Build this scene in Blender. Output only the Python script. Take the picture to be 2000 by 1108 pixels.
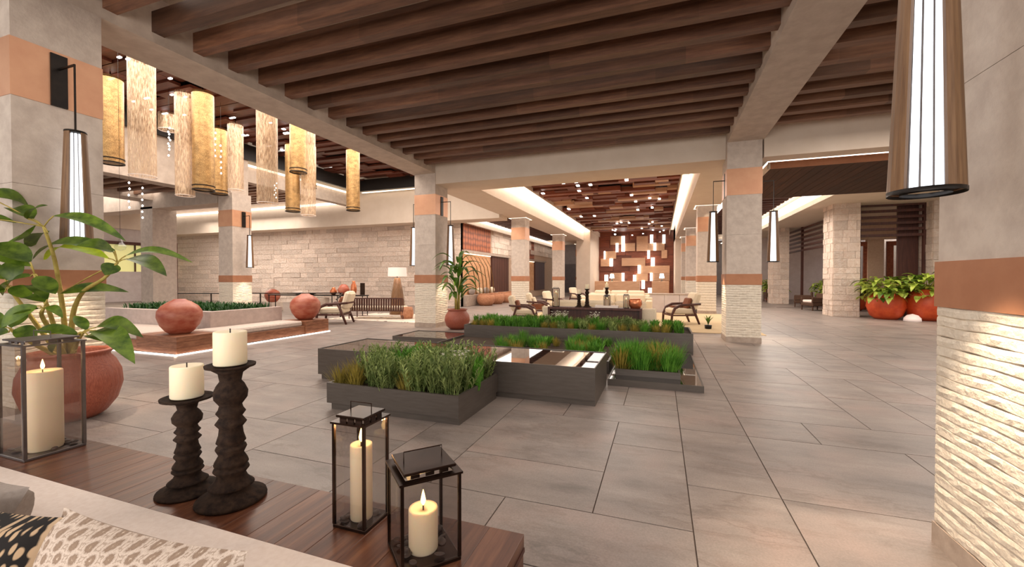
import bpy, math, random
from mathutils import Vector, Matrix, Euler
random.seed(7)
PI = math.pi
for o in list(bpy.data.objects): bpy.data.objects.remove(o)
C = bpy.context.scene.collection

# ------------------------------------------------------------------ camera
cam_data = bpy.data.cameras.new('camera')
cam = bpy.data.objects.new('camera', cam_data); C.objects.link(cam)
cam_data.sensor_width = 36.0; cam_data.lens = 815.0 / 2000.0 * 36.0
cam_data.clip_start = 0.05; cam_data.clip_end = 300
cam.location = (0, 0, 1.5)
cam.rotation_euler = (PI / 2 - math.atan(11 / 815.0), 0, math.atan(290 / 815.0))
bpy.context.scene.camera = cam

# ------------------------------------------------------------------ world, exposure
world = bpy.data.worlds.new('sky'); bpy.context.scene.world = world; world.use_nodes = True
wn = world.node_tree; wn.nodes.clear()
wo = wn.nodes.new('ShaderNodeOutputWorld'); wb = wn.nodes.new('ShaderNodeBackground')
wb.inputs[0].default_value = (1.0, 0.95, 0.90, 1); wb.inputs[1].default_value = 1.15
wn.links.new(wb.outputs[0], wo.inputs[0])
vs = bpy.context.scene.view_settings
vs.view_transform = 'Standard'; vs.look = 'None'; vs.gamma = 1.0; vs.use_curve_mapping = False
vs.exposure = 0.0

def area(name, loc, sx, sy, power, col=(1, .90, .80), rot=(0, 0, 0)):
    l = bpy.data.lights.new(name, 'AREA'); l.shape = 'RECTANGLE'; l.size = sx; l.size_y = sy
    l.energy = power; l.color = col
    o = bpy.data.objects.new(name, l); o.location = loc; o.rotation_euler = rot; C.objects.link(o); return o
def spot(name, loc, power, col=(1, .8, .58), angle=80, blend=.6, rot=(0, 0, 0), r=.03):
    l = bpy.data.lights.new(name, 'SPOT'); l.energy = power; l.color = col; l.spot_size = math.radians(angle)
    l.spot_blend = blend; l.shadow_soft_size = r
    o = bpy.data.objects.new(name, l); o.location = loc; o.rotation_euler = rot; C.objects.link(o); return o
def plight(name, loc, power, col=(1, .8, .58), r=.05):
    l = bpy.data.lights.new(name, 'POINT'); l.energy = power; l.color = col; l.shadow_soft_size = r
    o = bpy.data.objects.new(name, l); o.location = loc; C.objects.link(o); return o
area('lobby_fill', (-2.5, 5.0, 4.6), 6.5, 9, 170)  # invisible fill added beneath the slats, no fixture there
area('front_fill', (-2.5, -4.5, 2.3), 9, 3.2, 430, (1, .93, .86), (math.radians(112), 0, 0))  # unseen fill added behind the camera to light the slat faces
area('hall_cove_left', (-5.3, 25.8, 5.42), 25, .12, 330, rot=(math.radians(90), 0, math.radians(90)))
area('hall_cove_right', (.78, 25.8, 5.42), 25, .12, 190, rot=(math.radians(90), 0, math.radians(-90)))
area('hall_fill', (-2.2, 20, 4.75), 4.5, 13, 560)  # broad invisible fill added under the hall ceiling
area('hall_end_light', (-2.2, 32, 4.75), 4.5, 10, 380)
area('atrium_light', (-11, 10, 6.45), 6, 12, 1250)
area('left_bay_light', (-23, 14, 5.0), 8, 8, 900)
area('left_aisle_light', (-8.2, 22, 4.2), 1.6, 10, 260)
area('garden_fill', (10.5, 27.5, 4.7), 4, 10, 800, (.9, .95, 1))  # fill added to brighten the backdrop behind the louvres
area('right_aisle_light', (4.3, 20, 4.0), 2.2, 9, 330)
area('right_bay_light', (5.5, 6.5, 4.6), 5, 7, 420)
area('right_bay_far', (8, 14, 4.1), 3.5, 4, 230)

# ------------------------------------------------------------------ materials
def nt(name):
    m = bpy.data.materials.new(name); m.use_nodes = True
    n = m.node_tree; n.nodes.clear()
    out = n.nodes.new('ShaderNodeOutputMaterial'); b = n.nodes.new('ShaderNodeBsdfPrincipled')
    n.links.new(b.outputs[0], out.inputs[0]); return m, n, b, out
def setin(b, **k):
    for a, v in k.items():
        a = a.replace('_', ' ')
        if a in b.inputs: b.inputs[a].default_value = v
def rgb(*c): return tuple((x / 255.0) ** 2.2 for x in c) + (1,)
def coords(n, kind='pos', scale=(1, 1, 1), rand=True):
    if kind == 'pos':
        g = n.nodes.new('ShaderNodeNewGeometry'); src = g.outputs['Position']
    else:
        g = n.nodes.new('ShaderNodeTexCoord'); src = g.outputs['Object' if kind == 'obj' else 'Generated']
    mp = n.nodes.new('ShaderNodeMapping'); mp.inputs['Scale'].default_value = scale
    n.links.new(src, mp.inputs['Vector'])
    if rand:
        oi = n.nodes.new('ShaderNodeObjectInfo'); cm = n.nodes.new('ShaderNodeVectorMath'); cm.operation = 'SCALE'
        cb = n.nodes.new('ShaderNodeCombineXYZ')
        for i in range(3): n.links.new(oi.outputs['Random'], cb.inputs[i])
        n.links.new(cb.outputs[0], cm.inputs[0]); cm.inputs['Scale'].default_value = 37.0
        n.links.new(cm.outputs[0], mp.inputs['Location'])
    return mp.outputs[0]
def noise(n, vec, scale, detail=5, rough=.6):
    t = n.nodes.new('ShaderNodeTexNoise'); t.inputs['Scale'].default_value = scale
    t.inputs['Detail'].default_value = detail; t.inputs['Roughness'].default_value = rough
    n.links.new(vec, t.inputs['Vector']); return t.outputs['Fac']
def ramp(n, fac, stops):
    r = n.nodes.new('ShaderNodeValToRGB'); e = r.color_ramp.elements
    while len(e) < len(stops): e.new(.5)
    for i, (p, c) in enumerate(stops): e[i].position = p; e[i].color = c
    n.links.new(fac, r.inputs[0]); return r.outputs[0]
def bump(n, b, h, strength=.3, dist=.02):
    bp = n.nodes.new('ShaderNodeBump'); bp.inputs['Strength'].default_value = strength
    bp.inputs['Distance'].default_value = dist
    n.links.new(h, bp.inputs['Height']); n.links.new(bp.outputs[0], b.inputs['Normal'])
def mixc(n, fac, a, b, mode='MIX'):
    m = n.nodes.new('ShaderNodeMix'); m.data_type = 'RGBA'; m.blend_type = mode
    for s, v in ((0, fac), (6, a), (7, b)):
        if hasattr(v, 'links'): n.links.new(v, m.inputs[s])
        else: m.inputs[s].default_value = v
    return m.outputs[2]
def vary(n, col, amt=.25):
    oi = n.nodes.new('ShaderNodeObjectInfo'); h = n.nodes.new('ShaderNodeHueSaturation')
    mr = n.nodes.new('ShaderNodeMapRange'); mr.inputs['To Min'].default_value = 1 - amt; mr.inputs['To Max'].default_value = 1 + amt
    n.links.new(oi.outputs['Random'], mr.inputs['Value']); n.links.new(mr.outputs[0], h.inputs['Value'])
    n.links.new(col, h.inputs['Color']); return h.outputs[0]
def simple(name, c1, c2=None, scale=6, rough=.6, bs=.0, metal=0, kind='pos', st=(1, 1, 1), v=0, bd=.01, lo=.35, hi=.65, spec=.5):
    m, n, b, _ = nt(name)
    vec = coords(n, kind, st, rand=bool(v)); f = noise(n, vec, scale)
    col = ramp(n, f, [(lo, c1), (hi, c2 or c1)])
    if v: col = vary(n, col, v)
    n.links.new(col, b.inputs['Base Color']); setin(b, Roughness=rough, Metallic=metal, Specular_IOR_Level=spec)
    if bs: bump(n, b, f, bs, bd)
    return m
def emis(name, col, s):
    m, n, b, _ = nt(name); setin(b, Base_Color=col, Emission_Color=col, Emission_Strength=s); return m
M = {}
M['plaster'] = simple('honed_stone', rgb(183, 166, 152), rgb(200, 184, 170), 5, .75, .35, bd=.012)
M['column'] = simple('column_stone', rgb(186, 170, 158), rgb(203, 188, 175), 7, .8, .5, bd=.02)
M['paint'] = simple('warm_white_paint', rgb(214, 196, 178), rgb(220, 203, 186), 2, .8)
M['rough'] = simple('split_face_stone', rgb(214, 200, 182), rgb(230, 218, 200), 22, .85, .6, bd=.02, v=.05)
M['plinth'] = simple('plinth_stone', rgb(160, 142, 128), rgb(178, 160, 146), 9, .8, .3)
M['bronze'] = simple('copper_panel', rgb(204, 150, 118), rgb(214, 162, 128), 3, .4, 0, metal=.35)
M['bronze_low'] = simple('brown_band', rgb(164, 112, 84), rgb(176, 124, 94), 4, .6, 0, metal=0, spec=.25)
M['black'] = simple('black_metal', rgb(34, 29, 27), rgb(44, 38, 34), 8, .4, 0, metal=.6)
M['blackband'] = simple('black_band', rgb(24, 18, 16), rgb(30, 23, 20), 8, .6)
def wood(name, c1, c2, c3, st=(1.2, 14, 14), seg=None, rough=.5, v=.2, kind='pos'):
    m, n, b, _ = nt(name)
    vec = coords(n, kind, st)
    f = noise(n, vec, 1.6, 7, .65)
    col = ramp(n, f, [(.3, c1), (.5, c2), (.72, c3)])
    if seg:   # boards butted end to end along the length: each segment its own tone
        g = n.nodes.new('ShaderNodeNewGeometry'); s = n.nodes.new('ShaderNodeSeparateXYZ'); n.links.new(g.outputs['Position'], s.inputs[0])
        oi = n.nodes.new('ShaderNodeObjectInfo'); ad = n.nodes.new('ShaderNodeMath'); ad.operation = 'MULTIPLY_ADD'
        n.links.new(oi.outputs['Random'], ad.inputs[0]); ad.inputs[1].default_value = 40.0; n.links.new(s.outputs[seg[0]], ad.inputs[2])
        dv = n.nodes.new('ShaderNodeMath'); dv.operation = 'DIVIDE'; n.links.new(ad.outputs[0], dv.inputs[0]); dv.inputs[1].default_value = seg[1]
        fl = n.nodes.new('ShaderNodeMath'); fl.operation = 'FLOOR'; n.links.new(dv.outputs[0], fl.inputs[0])
        w = n.nodes.new('ShaderNodeTexWhiteNoise'); w.noise_dimensions = '1D'; n.links.new(fl.outputs[0], w.inputs['W'])
        h = n.nodes.new('ShaderNodeHueSaturation'); mr = n.nodes.new('ShaderNodeMapRange')
        mr.inputs['To Min'].default_value = .72; mr.inputs['To Max'].default_value = 1.35
        n.links.new(w.outputs['Value'], mr.inputs['Value']); n.links.new(mr.outputs[0], h.inputs['Value']); n.links.new(col, h.inputs['Color'])
        col = h.outputs[0]
    if v: col = vary(n, col, v)
    n.links.new(col, b.inputs['Base Color']); setin(b, Roughness=rough); bump(n, b, f, .15, .004)
    return m
M['slat'] = wood('walnut_slat', rgb(76, 50, 38), rgb(97, 66, 50), rgb(118, 83, 62), seg=('X', 2.1), v=.12)
M['slat_r'] = wood('brown_slat', rgb(96, 66, 50), rgb(116, 82, 62), rgb(134, 98, 74), seg=('X', 2.1), v=.12)
M['block_d'] = wood('dark_block', rgb(92, 44, 26), rgb(116, 58, 34), rgb(140, 76, 46), v=.3)
M['block_t'] = wood('tan_block', rgb(176, 134, 104), rgb(190, 148, 116), rgb(204, 164, 132), v=.12)
M['atrium_wood'] = wood('atrium_plank', rgb(70, 34, 24), rgb(92, 46, 32), rgb(118, 64, 44), v=.35)
M['canopy'] = wood('canopy_plank', rgb(54, 32, 20), rgb(68, 42, 27), rgb(84, 54, 34), st=(12, .8, 12), v=.2, rough=.85)
M['table'] = wood('walnut_top', rgb(72, 42, 30), rgb(94, 58, 42), rgb(124, 82, 58), st=(24, 1.4, 24), v=.12, rough=.32)
M['pit_wood'] = wood('pit_timber', rgb(112, 68, 48), rgb(140, 92, 66), rgb(164, 112, 84), st=(3, 3, 14), v=.12)
M['lamp_wood'] = wood('lamp_wood', rgb(92, 64, 42), rgb(120, 88, 60), rgb(140, 106, 74), st=(30, 30, 1), v=.1)
M['dark_wood'] = wood('dark_wood', rgb(62, 34, 28), rgb(78, 44, 36), rgb(94, 56, 44), st=(12, 12, 1), v=.1)
M['red_wood'] = wood('niche_wood', rgb(104, 52, 34), rgb(130, 70, 46), rgb(152, 88, 60), st=(6, 6, 6), v=.1)
M['amber'] = simple('amber_lit_plaster', rgb(200, 146, 104), rgb(220, 172, 130), 4, .7)  # orange light of the niche is put into the plaster colour
M['tube'] = emis('lamp_tube', (.86, .93, 1, 1), 2.6)
M['cove'] = emis('cove_strip', (1, .92, .82, 1), 3.0)
M['ring'] = emis('collar_glow', (1, .9, .78, 1), 1.3)
M['warmcove'] = emis('warm_cove_strip', (1, .86, .66, 1), 2.2)
M['led'] = emis('led_strip', (1, .9, .8, 1), 4.0)
M['celllight'] = emis('ceiling_cell_light', (1, .95, .88, 1), 4.5)
M['flame'] = emis('candle_flame', (1, .62, .2, 1), 9.0)
M['wick'] = simple('wick', rgb(40, 30, 25))
M['shade'] = emis('fabric_shade', rgb(235, 215, 205), .35)
M['cream'] = simple('cream_fabric', rgb(232, 216, 206), rgb(240, 226, 217), 60, .9, .2, bd=.003)
M['cream_hall'] = simple('ivory_fabric', rgb(222, 204, 176), rgb(232, 216, 190), 60, .9, .2, bd=.003)
M['grey_cush'] = simple('grey_cushion', rgb(150, 138, 130), rgb(162, 150, 142), 80, .9, .2, bd=.003)
M['bench'] = simple('bench_cushion', rgb(196, 178, 166), rgb(208, 192, 180), 20, .9)
M['bench_back'] = simple('bench_back', rgb(184, 166, 158), rgb(198, 180, 172), 8, .9)
M['throw'] = simple('brown_throw', rgb(112, 66, 46), rgb(136, 84, 60), 30, .9, .4)
M['planter'] = simple('dark_metal_planter', rgb(84, 76, 70), rgb(92, 84, 78), 5, .42, 0, metal=.25, st=(1, 1, 8))
M['soil'] = simple('soil', rgb(50, 36, 26), rgb(70, 52, 36), 40, .95, .6)
M['terra'] = simple('terracotta_glaze', rgb(128, 62, 46), rgb(166, 92, 70), 26, .45, .25, st=(6, 6, .6))
M['terra_o'] = simple('orange_pot', rgb(176, 62, 28), rgb(198, 82, 40), 5, .45)
M['terra_b'] = simple('clay_basket', rgb(166, 112, 82), rgb(188, 134, 102), 12, .8)
M['vase'] = simple('blush_copper_vase', rgb(158, 72, 52), rgb(188, 118, 94), 3.5, .42, .08, st=(1, 1, 2.4))
M['copper'] = simple('copper', rgb(206, 120, 84), rgb(220, 140, 100), 5, .3, metal=.8)
M['candle'], n_, b_, _ = nt('candle_wax'); setin(b_, Base_Color=rgb(240, 222, 190), Roughness=.55, Subsurface_Weight=.35, Subsurface_Radius=(.05, .03, .015), Subsurface_Scale=1.0)
M['iron'] = simple('carved_dark_wood', rgb(34, 25, 21), rgb(58, 44, 35), 40, .8, .5, bd=.004, spec=.15)
M['lantern'] = simple('bronze_lantern_metal', rgb(48, 36, 30), rgb(66, 50, 42), 10, .25, metal=.85)
M['steel'] = simple('grey_lantern_metal', rgb(96, 88, 86), rgb(112, 104, 102), 10, .3, metal=.8)
M['pebble'] = simple('pebble', rgb(52, 44, 42), rgb(84, 70, 64), 30, .4, v=.3)
M['grey_wall'] = simple('grey_wall', rgb(138, 130, 130), rgb(148, 140, 140), 3, .7)
M['grey_dark'] = simple('dark_grey_door', rgb(96, 90, 92), rgb(106, 100, 102), 3, .6)
M['lilac'] = simple('lilac_plaster', rgb(190, 176, 172), rgb(200, 188, 184), 3, .75)
M['wicker'] = simple('brown_wicker', rgb(60, 40, 30), rgb(96, 68, 50), 60, .8, .5)
M['outdoor'] = simple('garden_hedge', rgb(90, 100, 60), rgb(170, 176, 110), 5, .9)
M['daylight'] = emis('daylit_panel', rgb(200, 214, 214), .55)
M['yellow_light'] = emis('backlit_window', rgb(214, 206, 140), .6)
M['rug'] = simple('striped_rug', rgb(196, 168, 128), rgb(214, 190, 152), 3, .95, st=(.5, 6, 1))
M['water'], n_, b_, _ = nt('dark_reflecting_water'); setin(b_, Base_Color=(.012, .009, .008, 1), Roughness=.02, IOR=2.3, Specular_IOR_Level=1.0)
# stone wall
m, n, b, _ = nt('limestone'); M['limestone'] = m
vec = coords(n, 'pos', (1, 1, 1)); f = noise(n, vec, 9, 8, .7); f2 = noise(n, vec, 2.2, 3)
col = ramp(n, f, [(.22, rgb(150, 96, 68)), (.33, rgb(222, 196, 176)), (.7, rgb(240, 224, 211))])
col = vary(n, col, .14); n.links.new(col, b.inputs['Base Color']); setin(b, Roughness=.9); bump(n, b, f, 1.0, .09)
M['joint'] = simple('mortar', rgb(186, 158, 134), rgb(196, 168, 146), 12, .95)
# floor slabs
m, n, b, _ = nt('floor_slab'); M['tile'] = m
vec = coords(n, 'pos', (.55, 1.5, 1)); f = noise(n, vec, 2.4, 9, .62)
col = ramp(n, f, [(.25, rgb(100, 90, 85)), (.43, rgb(128, 117, 111)), (.58, rgb(140, 128, 121)), (.75, rgb(158, 146, 138))])
v2 = coords(n, 'pos', (1, 1, 1)); f2 = noise(n, v2, 1.3, 3)
pk = ramp(n, f2, [(.5, (0, 0, 0, 1)), (.72, (1, 1, 1, 1))])
col = mixc(n, pk, col, rgb(148, 130, 122)); f3 = noise(n, v2, 90, 2); sp = ramp(n, f3, [(.3, (.86, .86, .86, 1)), (.7, (1.08, 1.08, 1.08, 1))])
col = mixc(n, 1.0, col, sp, 'MULTIPLY')
v4 = coords(n, 'pos', (.5, 1.5, 1)); f4 = noise(n, v4, 1.0, 9, .6)
wr = ramp(n, f4, [(.40, (1, 1, 1, 1)), (.415, (.7, .66, .64, 1)), (.43, (1.02, 1.0, .99, 1)), (.445, (.82, .79, .77, 1)), (.47, (1, 1, 1, 1))])
col = mixc(n, .75, col, wr, 'MULTIPLY')
col = vary(n, col, .06); n.links.new(col, b.inputs['Base Color']); setin(b, Roughness=.42); bump(n, b, f3, .05, .002)
M['grout'] = simple('grout', rgb(84, 70, 62), rgb(92, 78, 70), 20, .9)
# glass
def glass(name, tint, gl=.12, tr=.82):
    m = bpy.data.materials.new(name); m.use_nodes = True; n = m.node_tree; n.nodes.clear()
    out = n.nodes.new('ShaderNodeOutputMaterial'); t = n.nodes.new('ShaderNodeBsdfTransparent'); t.inputs[0].default_value = tint
    g = n.nodes.new('ShaderNodeBsdfGlossy'); g.inputs['Roughness'].default_value = .03
    lw = n.nodes.new('ShaderNodeLayerWeight'); lw.inputs[0].default_value = gl
    mx = n.nodes.new('ShaderNodeMixShader'); fr = n.nodes.new('ShaderNodeMapRange'); fr.inputs['To Min'].default_value = .03; fr.inputs['To Max'].default_value = .3; n.links.new(lw.outputs['Facing'], fr.inputs['Value']); n.links.new(fr.outputs[0], mx.inputs[0])
    n.links.new(t.outputs[0], mx.inputs[1]); n.links.new(g.outputs[0], mx.inputs[2]); n.links.new(mx.outputs[0], out.inputs[0]); return m
M['glass'] = glass('smoked_glass', (.88, .86, .85, 1))
M['clear'] = glass('clear_glass', (.93, .95, .94, 1), .2)
# woven mesh of the hanging lanterns
def mesh_mat(name, c1, c2, alpha, metal=.5, s=70, st=(1, 1, 1.6)):
    m, n, b, out = nt(name); vec = coords(n, 'pos', st, True)
    f = noise(n, vec, s, 2, .5); f2 = noise(n, vec, 6, 4, .6)
    col = ramp(n, f, [(.35, c1), (.62, c2)]); c2_ = ramp(n, f2, [(.3, (.6, .55, .5, 1)), (.7, (1.2, 1.15, 1.05, 1))])
    col = mixc(n, 1.0, col, c2_, 'MULTIPLY'); n.links.new(col, b.inputs['Base Color']); setin(b, Roughness=.38, Metallic=metal)
    t = n.nodes.new('ShaderNodeBsdfTransparent'); mx = n.nodes.new('ShaderNodeMixShader')
    a = ramp(n, f, [(.5 - .25 * alpha, (0, 0, 0, 1)), (.5 + .12, (1, 1, 1, 1))])
    mr = n.nodes.new('ShaderNodeMapRange'); mr.inputs['To Min'].default_value = alpha; mr.inputs['To Max'].default_value = min(1, alpha + .35)
    n.links.new(a, mr.inputs['Value']); n.links.new(mr.outputs[0], mx.inputs[0])
    n.links.new(t.outputs[0], mx.inputs[1]); n.links.new(b.outputs[0], mx.inputs[2]); n.links.new(mx.outputs[0], out.inputs[0]); return m
M['goldmesh'] = mesh_mat('gold_woven_mesh', rgb(128, 90, 50), rgb(214, 178, 124), .8, s=110)
M['sheer'] = mesh_mat('sheer_beaded_mesh', rgb(196, 160, 128), rgb(238, 214, 186), .36, metal=.2, s=60, st=(1, 1, .12))
M['ember'] = emis('lantern_inner_glow', rgb(240, 190, 110), 1.0)
# leaves
def leafmat(name, c1, c2, trans=.25, v=.2, rough=.4):
    m, n, b, out = nt(name); vec = coords(n, 'pos', (1, 1, 1)); f = noise(n, vec, 9, 3)
    col = vary(n, ramp(n, f, [(.35, c1), (.65, c2)]), v); n.links.new(col, b.inputs['Base Color']); setin(b, Roughness=rough)
    t = n.nodes.new('ShaderNodeBsdfTranslucent'); n.links.new(col, t.inputs[0]); mx = n.nodes.new('ShaderNodeMixShader'); mx.inputs[0].default_value = trans
    n.links.new(b.outputs[0], mx.inputs[1]); n.links.new(t.outputs[0], mx.inputs[2]); n.links.new(mx.outputs[0], out.inputs[0]); return m
M['leaf'] = leafmat('glossy_leaf', rgb(58, 82, 24), rgb(104, 128, 44))
M['leaf_lit'] = leafmat('lamplit_leaf', rgb(170, 200, 30), rgb(200, 226, 50), .5)  # leaf colour turned bright yellow for the lamp light on it
M['leaf_l'] = leafmat('light_leaf', rgb(130, 158, 50), rgb(196, 206, 100), .4)
M['palm'] = leafmat('palm_leaf', rgb(50, 84, 26), rgb(96, 128, 44))
M['olive'] = leafmat('olive_blade', rgb(76, 98, 40), rgb(160, 174, 104), .2, .15, .7)
M['grass'] = leafmat('green_blade', rgb(60, 112, 30), rgb(108, 158, 56), .3, .15, .7)
M['drygrass'] = leafmat('dry_blade', rgb(120, 108, 40), rgb(170, 150, 70), .3, .15, .8)
M['hedge'] = leafmat('hedge_leaf', rgb(24, 62, 24), rgb(60, 100, 44), .2, .2, .6)
M['petal'] = leafmat('white_petal', rgb(220, 215, 195), rgb(240, 236, 220), .3, .02)
M['stem'] = simple('stem', rgb(150, 130, 60), rgb(180, 160, 84), 12, .7)
M['bark'] = simple('brown_stem', rgb(92, 66, 36), rgb(130, 98, 54), 14, .8)
# patterned cushions
m, n, b, _ = nt('tan_flower_weave'); M['flower'] = m
tc = n.nodes.new('ShaderNodeTexCoord'); mp = n.nodes.new('ShaderNodeMapping'); mp.inputs['Scale'].default_value = (17, 15, 12); mp.inputs['Rotation'].default_value = (0, 0, .6); n.links.new(tc.outputs['UV'], mp.inputs[0])
vo = n.nodes.new('ShaderNodeTexVoronoi'); vo.inputs['Scale'].default_value = 1; vo.inputs['Randomness'].default_value = .12; n.links.new(mp.outputs[0], vo.inputs['Vector'])
f = noise(n, mp.outputs[0], 9, 2); ad = n.nodes.new('ShaderNodeMath'); ad.operation = 'MULTIPLY_ADD'; n.links.new(f, ad.inputs[0]); ad.inputs[1].default_value = .34; n.links.new(vo.outputs['Distance'], ad.inputs[2])
cr = ramp(n, ad.outputs[0], [(.2, rgb(200, 182, 166)), (.25, rgb(146, 124, 106)), (.46, rgb(136, 114, 98)), (.53, rgb(182, 164, 150)), (.66, rgb(202, 184, 170)), (.74, rgb(150, 130, 114)), (.8, rgb(196, 178, 164))]); cr.node.color_ramp.interpolation = 'LINEAR'
n.links.new(cr, b.inputs['Base Color']); setin(b, Roughness=.95); bump(n, b, f, .4, .004)
m, n, b, _ = nt('black_ikat_weave'); M['ikat'] = m
tc = n.nodes.new('ShaderNodeTexCoord'); mp = n.nodes.new('ShaderNodeMapping'); mp.inputs['Scale'].default_value = (34, 14, 1); n.links.new(tc.outputs['UV'], mp.inputs[0])
vo = n.nodes.new('ShaderNodeTexVoronoi'); vo.inputs['Scale'].default_value = 1; vo.inputs['Randomness'].default_value = .3; n.links.new(mp.outputs[0], vo.inputs['Vector'])
mp2 = n.nodes.new('ShaderNodeMapping'); mp2.inputs['Scale'].default_value = (2.2, 1, 1); n.links.new(tc.outputs['UV'], mp2.inputs[0])
wv = n.nodes.new('ShaderNodeTexWave'); wv.inputs['Scale'].default_value = .8; n.links.new(mp2.outputs[0], wv.inputs['Vector'])
a1 = ramp(n, vo.outputs['Distance'], [(.3, rgb(176, 148, 118)), (.4, rgb(26, 21, 19))]); a2 = ramp(n, wv.outputs['Fac'], [(.95, (0, 0, 0, 1)), (.98, (1, 1, 1, 1))])
n.links.new(mixc(n, a2, a1, rgb(172, 146, 118)), b.inputs['Base Color']); setin(b, Roughness=.95)
# chequered light rug
m, n, b, _ = nt('cowhide_rug'); M['cowrug'] = m
vec = coords(n, 'pos', (1, 1, 1), False); f = noise(n, vec, 2.4, 3, .6); n.links.new(ramp(n, f, [(.60, rgb(216, 200, 184)), (.66, rgb(70, 50, 42))]), b.inputs['Base Color']); setin(b, Roughness=.95)
# patterned niche wood
m, n, b, _ = nt('carved_niche_panel'); M['carved'] = m
tc = n.nodes.new('ShaderNodeNewGeometry'); ck = n.nodes.new('ShaderNodeTexVoronoi'); ck.inputs['Scale'].default_value = 3.2; ck.inputs['Randomness'].default_value = .2; n.links.new(tc.outputs['Position'], ck.inputs['Vector'])
n.links.new(ramp(n, ck.outputs['Distance'], [(.15, rgb(176, 98, 62)), (.6, rgb(110, 62, 42))]), b.inputs['Base Color']); bump(n, b, ck.outputs['Distance'], .5, .03); setin(b, Roughness=.6)

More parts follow.
